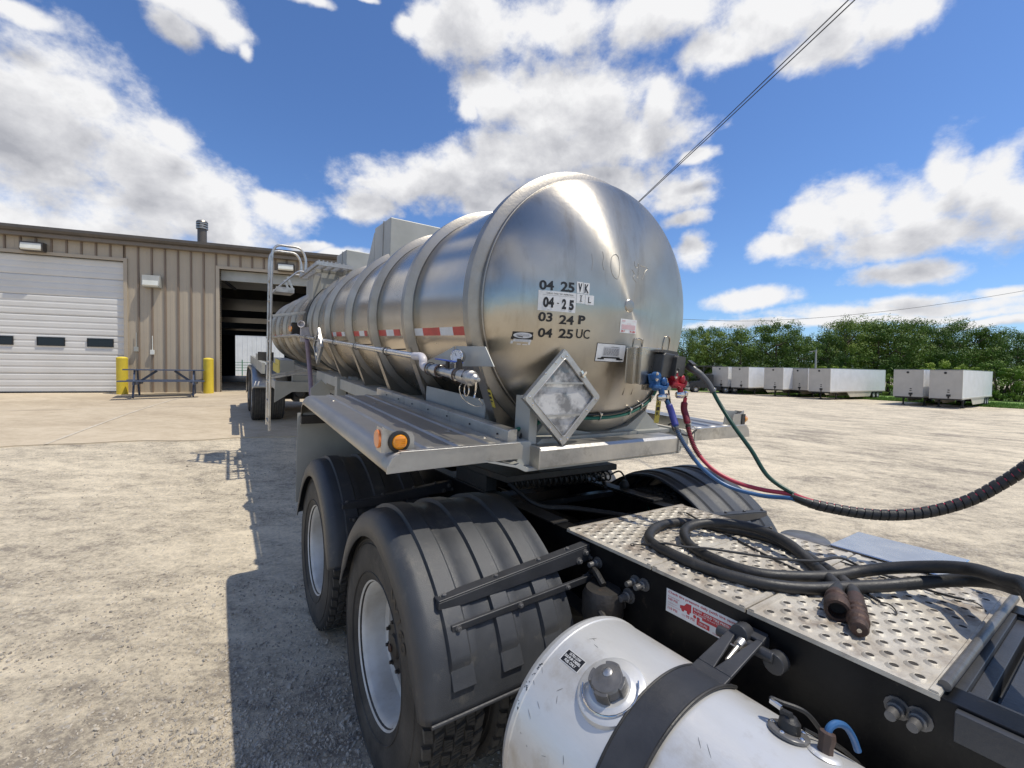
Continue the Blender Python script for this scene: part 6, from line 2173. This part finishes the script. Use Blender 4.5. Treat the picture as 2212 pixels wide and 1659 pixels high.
# (right corner of the front face X, Y, direction of the long side)
vans = [(42.0, 58.5, (.870, .493), 'largest box trailer at the right end of the left row, its full ribbed side showing'),
        (33.6, 69.0, (.835, .55), 'leftmost box trailer in the row, beside the dark truck'),
        (35.35, 66.3, (.84, .54), 'second box trailer from the dark truck, front wall behind the first long sunlit side'),
        (38.5, 63.0, (.845, .535), 'third box trailer from the dark truck, just right of the widest exposed white side panel'),
        (41.9, 62.8, (.85, .527), 'box trailer squeezed between the third and the large near one in the left row'),
        (46.4, 50.0, (.819, .574), 'left one of the two box trailers that stand apart on the right'),
        (47.8, 47.0, (.819, .574), 'right one of the two box trailers that stand apart, nearest the camera')]
for i, (X, Y, d, lb) in enumerate(vans):
    o = V0 if i == 0 else copy_tree(V0)
    dx, dy = Vector(d).normalized()
    lat = Vector((dy, -dx, 0))
    c = Vector((X, Y, 0)) - lat * 1.3
    put(o, c.x, c.y, atan2(dy, dx) - pi / 2)
    o['label'] = lb

# dark day-cab truck left of the row
tk_ = thing('parked_truck', 'dark day cab truck parked at the left end of the row of white trailers', 'truck', Matrix.Identity(4))
mb = MB()    # faces -x
mb.prism([(-3.3, .62), (-3.3, 1.45), (-3.0, 1.72), (-1.75, 1.86), (-1.45, 2.75), (-1.2, 2.95), (.25, 2.95), (.35, 2.8), (.35, .75), (-1.6, .75), (-1.75, 1.0), (-2.7, 1.0), (-2.85, .62)], 'y', -1.05, 1.05)
cb = mb.build('cab', 'cabblue', tk_, smooth=0, bevel=.06)
mb = MB(); mb.prism([(-1.70, 1.93), (-1.43, 2.70), (-1.38, 2.70), (-1.62, 1.93)], 'y', -.95, .95); mb.box(-1.15, -.1, -1.065, -1.05, 1.95, 2.65); mb.box(-1.15, -.1, 1.05, 1.065, 1.95, 2.65)
mb.build('cab_window', 'dglass', cb, smooth=0)
mb = MB(); mb.box(-3.36, -3.29, -.65, .65, .95, 1.6); mb.box(-3.45, -3.2, -1.15, 1.15, .45, .8); mb.box(-3.32, -3.2, -1.0, -.75, 1.05, 1.3); mb.box(-3.32, -3.2, .75, 1.0, 1.05, 1.3)
mb.lathe([(0, 0), (.3, 0), (.3, 1.2), (0, 1.2)], (-.5, -1.05, .55), (1, 0, 0), 20)
mb.build('grille_and_bumper', 'alu', tk_, smooth=30)
mb = MB(); mb.box(.3, 4.3, -.5, .5, .75, 1.0); mb.box(1.8, 2.9, -.5, .5, 1.0, 1.2); mb.box(.5, 1.4, -1.2, -.6, .4, .95); mb.build('chassis', 'dark', tk_, smooth=0)
mb = MB()
mb.prism([(-2.85, .62), (-2.8, 1.05), (-2.3, 1.28), (-1.75, 1.05), (-1.6, .7), (-1.7, .7), (-2.3, 1.15), (-2.7, .62)], 'y', -1.22, -.85)
mb.build('front_fender', 'cabblue', tk_, smooth=30)
for (x, s) in ((-2.28, -1), (-2.28, 1), (2.2, -1), (2.2, 1), (3.5, -1), (3.5, 1)):
    mb = MB(); mb.lathe([(.2, -.15), (.48, -.17), (.51, -.13), (.51, .13), (.48, .17), (.2, .15)], (x, s * .98, .51), (0, 1, 0), 28); w = mb.build('tyre', 'rubber', tk_)
    mb = MB(); mb.lathe([(.29, .172), (.22, .14), (.12, .2), (0, .2)], (x, s * .98, .51), (0, s, 0), 20); mb.build('rim', 'alu', w)
put(tk_, 31.5, 70.8, radians(-8))
gy = thing('open_canopy', 'low open canopy with a thin dark roof edge standing behind the dark truck', 'canopy', Matrix.Translation((30.5, 78, float(gz(30.5, 78)))) @ Matrix.Rotation(radians(-12), 4, 'Z'))
mb = MB(); mb.box(-6, 6, -.1, 5, 4.25, 4.42); mb.build('roof', 'gutter', gy, smooth=0)
mb = MB(); mb.box(-6, 6, 4.85, 5, .3, 4.25); mb.build('back_wall', 'skirt', gy, smooth=0)
for x in (-5, -2.2, .4, 3, 5.8):
    mb = MB(); mb.box(x - .08, x + .08, 0, .14, -.2, 4.25); mb.build('post', 'gutter', gy, smooth=0)

# yard lamp pole
pl = thing('lamp_pole', 'grey yard lamp pole with a short arm in front of the trees', 'lamp pole', Matrix.Translation((51.3, 75, float(gz(51.3, 75)))))
hh = 4.29 + H - float(gz(51.3, 75))
mb = MB(); mb.lathe([(0, -.2), (.17, -.2), (.13, hh), (0, hh)], (0, 0, 0), (0, 0, 1), 12); mb.build('pole', 'pole', pl)
mb = MB(); mb.bar((0, 0, hh - .1), (-.7, 0, hh - .25), .07, .07); mb.box(-1.05, -.6, -.13, .13, hh - .36, hh - .2); mb.build('lamp_head', 'pole', pl, smooth=0)

# overhead wires
def wire(label, pts, r, group):
    c = Vector(pts[len(pts) // 2]); o = MB(); o.tube(catmull(pts, 8), r, 6)
    w = o.build('overhead_wire', 'wire', off=c, loc=c)
    return tag(w, label, 'wire', group)


def sag(a, b, s, n=10):
    a = Vector(a); b = Vector(b)
    return [a.lerp(b, k / n) - Vector((0, 0, s * 4 * (k / n) * (1 - k / n))) for k in range(n + 1)]


wire('upper one of the two parallel wires slanting down behind the tank', sag((8.70, -2.0, 8.42 + H), (2.9, 25.5, 5.75 + H), .10), .012, 'power wires over the tank')
wire('lower one of the two parallel wires slanting down behind the tank', sag((8.66, -2.0, 8.18 + H), (2.70, 25.5, 5.62 + H), .12), .012, 'power wires over the tank')
pw = thing('utility_pole', 'wooden utility pole hidden behind the tank that carries the two slanting wires', 'utility pole', Matrix.Translation((2.85, 25.8, float(gz(2.85, 25.8)))))
mb = MB(); mb.lathe([(0, -.3), (.15, -.3), (.11, 6.9), (0, 6.9)], (0, 0, 0), (0, 0, 1), 14); mb.build('pole', 'bark', pw)
wire('thin wire sagging across the sky above the trees on the right', [(9.5, 50, 6.45 + H), (15.2, 50, 6.26 + H), (19.3, 50, 6.12 + H), (25.2, 50, 6.00 + H), (30.8, 50, 6.22 + H), (37.5, 50, 6.80 + H), (46.4, 50, 7.92 + H), (57.3, 50, 9.78 + H), (67, 50, 11.9 + H)], .022, 'wires')

# ------------------------------------------------------------------ trees
def crown_mesh(seed, n_lobes, n_leaf, leaf, spread=1.0, low=False):
    """crown for a tree of height 1 (unit) with radius about .33; many small leaf faces round uneven lobes"""
    r = random.Random(seed); mb = MB()
    lobes = []
    for k in range(n_lobes):
        a = r.uniform(0, 2 * pi)
        h = r.uniform(.10 if low else .26, .90)
        rad = (.30 * sqrt(max(.06, 1 - ((h - .50) / .50) ** 2))) * r.uniform(.35, 1.0) * spread
        s = r.uniform(.05, .135) * (1.15 - .4 * h)
        lobes.append((Vector((rad * cos(a), rad * sin(a), h)), Vector((s * r.uniform(.9, 1.4), s * r.uniform(.9, 1.4), s * r.uniform(.6, 1.0)))))
    lobes.append((Vector((0, 0, .88)), Vector((.10, .10, .11))))
    per = n_leaf // len(lobes)
    for c, s in lobes:
        for k in range(per):
            z = r.uniform(-1, 1); a = r.uniform(0, 2 * pi); q = sqrt(1 - z * z)
            rr = r.uniform(.45, 1.08) ** .6
            d = Vector((q * cos(a), q * sin(a), z))
            p = c + Vector((d.x * s.x, d.y * s.y, d.z * s.z)) * rr
            n = (d + Vector((r.uniform(-.8, .8), r.uniform(-.8, .8), r.uniform(-.3, .9)))).normalized()
            u = n.cross(Vector((r.uniform(-1, 1), r.uniform(-1, 1), .3))).normalized(); v = n.cross(u)
            l = leaf * r.uniform(.6, 1.25)
            mb.add([p - u * l, p + v * l * .55 + n * l * .15, p + u * l, p - v * l * .55 + n * l * .15], [(0, 1, 2, 3)])
    return mb


def trunk_mesh(seed):
    r = random.Random(seed); mb = MB()
    mb.tube(catmull([(0, 0, -.02), (.006, 0, .2), (-.008, .005, .5), (.0, 0, .8)], 4), [.024 - .0018 * k for k in range(13)], 8)
    for k in range(9):
        z = r.uniform(.18, .62); a = r.uniform(0, 2 * pi); L = r.uniform(.15, .26)
        e = Vector((L * cos(a), L * sin(a), z + L * r.uniform(.4, .9)))
        mb.tube(catmull([(0, 0, z), (e.x * .5, e.y * .5, z + (e.z - z) * .35), e], 4), [.010 - .0009 * k2 for k2 in range(9)], 6)
    return mb


CR = [crown_mesh(11 + k, 46, 9500, .0100, 1.05) for k in range(4)]
protos = []
for k, c in enumerate(CR):
    for l in 'AB':
        r = thing('leafy_tree', '', 'tree', Matrix.Identity(4), 'trees behind the box trailers')
        if l == 'A':
            cr_ = c.build('crown', 'leafA', r, smooth=0); tr_ = trunk_mesh(50 + k).build('trunk', 'bark', r); base = (cr_, tr_)
        else:
            m2 = base[0].data.copy(); m2.materials[0] = M['leafB']
            a_ = bpy.data.objects.new('crown', m2); COL.objects.link(a_); a_.parent = r
            b_ = base[1].copy(); COL.objects.link(b_); b_.parent = r
        protos.append([r, False])
bushm = crown_mesh(90, 26, 5200, .018, 1.5, True)
bproto = {}
rt = random.Random(21)
# (X, Y, height): tops follow the ridge of the wood from left to right
TREES = []
prof = [(30.8, 8.0), (33.7, 8.5), (36.1, 8.2), (38.2, 8.5), (41.2, 8.4), (44.7, 9.6), (47.6, 9.8), (49.6, 8.6), (51.6, 7.0), (54.3, 7.1), (57.0, 8.0), (58.2, 9.6), (60.0, 10.6), (62.8, 10.7), (65.8, 10.2), (67.8, 10.6), (70.0, 10.2), (72.6, 9.9), (75.3, 9.8), (78.2, 10.3), (81.2, 10.3), (84.2, 9.0), (86.3, 9.2), (88.5, 8.6), (91.1, 8.0), (95, 8.6), (99, 9.0), (27.5, 8.0), (24, 8.2)]
for i, (x, zt) in enumerate(prof):
    Yt = 86 + (4 if i % 2 else -2) + rt.uniform(-1, 1)
    X = x * Yt / 80; top = (zt + .55) * Yt / 80 + H
    TREES.append((X, Yt, top))
for i in range(15):      # second rank deeper in the wood
    x = 29 + i * 4.7; Yt = 98 + rt.uniform(-2, 2)
    TREES.append((x * Yt / 80, Yt, (5.6 + rt.uniform(-.6, .8)) * Yt / 80 + H))
where = ['just right of the tank, above the dark truck', 'behind the left end of the row of white trailers', 'above the second box trailer', 'above the second and third box trailers', 'left of the tall round-topped tree',
         'tall tree rising above the third box trailer', 'right half of the tall round-topped pair', 'right shoulder of the tall clump', 'low gap left of the lamp pole', 'directly behind the lamp pole', 'above the large near box trailer', 'tall one at the left edge of the big right-hand wood', 'highest at the left of the big wood', 'above the far end of the large trailer',
         'over the gap between the trailer groups', 'above the left one of the separate pair', 'over the separate pair, with pale sky gap', 'above the right trailer of the pair', 'right of the pair of trailers', 'behind the bright bushes', 'tall one above the yellow-green bushes', 'stepping down to the right', 'near the right frame edge', 'at the right frame edge', 'last one at the frame edge', 'beyond the right frame edge', 'far beyond the right frame edge', 'partly hidden by the tank edge', 'hidden behind the tank']
for i, (X, Y, top) in enumerate(TREES):
    pr = protos[(i * 3) % len(protos)]
    if not pr[1]: o = pr[0]; pr[1] = True
    else: o = copy_tree(pr[0])
    z = float(gz(X, Y)) - .1
    h = (top - z) / .985
    o.location = (X, Y, z); wf = rt.uniform(.72, 1.12) * min(1.0, 1)
    o.scale = (h * wf, h * wf, h); o.rotation_euler = (0, 0, rt.uniform(0, 6.28))
    o['label'] = ('leafy tree ' + where[i]) if i < len(where) else 'leafy tree deep in the wood behind the front rank of trees'
for pr in protos:
    if not pr[1]:
        for ch in list(pr[0].children): bpy.data.objects.remove(ch)
        bpy.data.objects.remove(pr[0])
# understorey bushes at the edge of the wood
bush = thing('leafy_bush', '', 'bush', Matrix.Identity(4), 'bushes along the foot of the wood')
bushm.build('foliage', 'leafC', bush, smooth=0)
mb = MB()
for k in range(5):
    a = k * 1.25; mb.tube([(0.02 * cos(a), .02 * sin(a), -.02), (.12 * cos(a), .12 * sin(a), .3), (.26 * cos(a), .26 * sin(a), .7)], [.02, .014, .006], 6)
mb.build('stem', 'bark', bush)
bushD = copy_tree(bush)
bushD.children[0].data = bushD.children[0].data.copy() if bushD.children[0].name.startswith('foliage') else bushD.children[0].data
for ch in bushD.children:
    if ch.name.startswith('foliage'):
        ch.data = ch.data.copy(); ch.data.materials[0] = M['leafB']
used = {0: False, 1: False}
B_LIST = []
for i in range(20):
    px = 1478 + i * 40
    Y = 79 + rt.uniform(-1.5, 2.0) - max(0, (px - 1850)) * .02
    X = (px - 1106) / 957 * Y
    hgt = rt.uniform(3.8, 6.2)
    bright = i in (0, 4, 5, 7, 8, 9, 10, 14, 15, 16, 17, 18, 19)
    if px > 1990: Y -= 3; X = (px - 1106) / 957 * Y; hgt = rt.uniform(4.8, 6.8)
    B_LIST.append((X, Y, hgt, bright))
bw_ = ['beside the tank edge', 'behind the dark truck cab', 'behind the canopy', 'above the first trailer', 'above the second trailer front', 'above the sunlit side of the second trailer', 'above the third trailer', 'just left of the lamp pole', 'at the foot of the lamp pole', 'right of the lamp pole', 'above the near end of the large trailer', 'above the middle of the large trailer', 'above the far end of the large trailer', 'in the gap between the two trailer groups', 'above the left trailer of the pair', 'above the right trailer of the pair', 'just right of the pair of trailers', 'right of the pair, tallest bright clump', 'near the right edge of the frame', 'at the right edge of the frame']
for i, (X, Y, hgt, br) in enumerate(B_LIST):
    src = bush if br else bushD
    if not used[int(br)]: o = src; used[int(br)] = True
    else: o = copy_tree(src)
    z = float(gz(X, Y)) - .1
    o.location = (X, Y, z); s = hgt * rt.uniform(.95, 1.15); o.scale = (s, s, hgt); o.rotation_euler = (0, 0, rt.uniform(0, 6.28))
    o['label'] = ('bright yellow-green bush ' if br else 'darker green bush ') + bw_[i]

# ------------------------------------------------------------------ grass beyond the gravel
edge = catmull([(8, 90, 0), (24, 80, 0), (32, 74.5, 0), (38, 71, 0), (44, 68, 0), (50, 63.5, 0), (53, 60, 0), (56, 54, 0), (59, 50, 0), (64, 43, 0), (72, 33, 0), (84, 15, 0)], 8)
mb = MB(); n = 7
outs = []
for i, p in enumerate(edge):
    d = (edge[min(i + 1, len(edge) - 1)] - edge[max(i - 1, 0)]).normalized(); nn = Vector((-d.y, d.x, 0)) 
    if nn.dot(Vector((.6, .8, 0))) < 0: nn = -nn
    for q in range(n):
        w = (0, 2, 5, 10, 20, 45, 120)[q]
        j = (rt.uniform(-.5, .5) if q == 0 else 0)
        pt = p + nn * (w + j)
        mb.v.append((pt.x, pt.y, float(gz(pt.x, pt.y)) + (.03 if q == 0 else .06)))
for i in range(len(edge) - 1):
    for q in range(n - 1):
        a = i * n + q; mb.f.append([a, a + 1, a + n + 1, a + n]); mb.mi.append(0)
gs = mb.build('lawn', 'grass', smooth=60)
tag(gs, kind='structure')
mb = MB()
for k in range(9000):
    i = rt.randrange(20, len(edge) - 18)
    p = edge[i].lerp(edge[i + 1], rt.random()); d = (edge[i + 1] - edge[i]).normalized(); nn = Vector((-d.y, d.x, 0))
    if nn.dot(Vector((.6, .8, 0))) < 0: nn = -nn
    q = p + nn * (rt.random() ** 1.5 * 12)
    z = float(gz(q.x, q.y)) + .03
    h = rt.uniform(.10, .38); a = rt.uniform(0, pi); u = Vector((cos(a), sin(a), 0)) * rt.uniform(.05, .12)
    t = Vector((rt.uniform(-.1, .1), rt.uniform(-.1, .1), h))
    b = Vector((q.x, q.y, z))
    mb.add([b - u, b + u, b + t + u * .2], [(0, 1, 2)])
tag(mb.build('grass', 'grass', smooth=0), kind='stuff')

# ------------------------------------------------------------------ loose stones near the camera
mb = MB()
rs = random.Random(77)
ico = []
b_ = bmesh.new(); bmesh.ops.create_icosphere(b_, subdivisions=1, radius=1)
icov = [v.co.copy() for v in b_.verts]; icof = [[v.index for v in f.verts] for f in b_.faces]; b_.free()


def rock(x, y, s):
    q = Quaternion((rs.uniform(-1, 1), rs.uniform(-1, 1), rs.uniform(-1, 1), rs.uniform(-1, 1))).normalized()
    sc = Vector((s * rs.uniform(.8, 1.5), s * rs.uniform(.7, 1.1), s * rs.uniform(.45, .8)))
    z = GZF(x, y) + s * .15
    vs = []
    for v in icov:
        p = Vector((v.x * sc.x, v.y * sc.y, v.z * sc.z)) * rs.uniform(.8, 1.15)
        p = q @ p
        vs.append((x + p.x, y + p.y, z + p.z))
    mb.add(vs, icof)


# fast local height lookup
_gx = np.linspace(-8, 6, 141); _gy = np.linspace(-1, 9, 101)
_GX, _GY = np.meshgrid(_gx, _gy); _GZ = gz(_GX, _GY)


def GZF(x, y):
    i = min(139, max(0, int((x + 8) / .1))); j = min(99, max(0, int((y + 1) / .1)))
    fx = (x + 8) / .1 - i; fy = (y + 1) / .1 - j
    return float(_GZ[j, i] * (1 - fx) * (1 - fy) + _GZ[j, i + 1] * fx * (1 - fy) + _GZ[j + 1, i] * (1 - fx) * fy + _GZ[j + 1, i + 1] * fx * fy)


cl = [(rs.uniform(-4, .3), rs.uniform(.8, 6.5), rs.uniform(.3, 1.1)) for k in range(30)]
k = 0
while k < 30000:
    if rs.random() < .40:      # loose crushed stone beside the wheels
        x = rs.gauss(-1.15, .42); y = rs.gauss(1.75, .42)
    elif rs.random() < .5:
        x = rs.uniform(-3.0, .3); y = rs.uniform(.9, 3.6)
    elif rs.random() < .7:
        cx, cy, cr2 = rs.choice(cl); x = rs.gauss(cx, cr2 * .6); y = rs.gauss(cy, cr2 * .3)
    else:
        x = rs.uniform(-7, .5); y = rs.uniform(1, 8)
    if not (-7.9 < x < 5.9 and -.9 < y < 8.9): continue
    u = rs.random()
    s = .0024 + .0095 * u ** 3 + (.008 if rs.random() < .015 else 0)
    rock(x, y, s); k += 1
tag(mb.build('loose_stones', 'stone', smooth=0), kind='stuff')
print('SCENE DONE', len(bpy.data.objects))
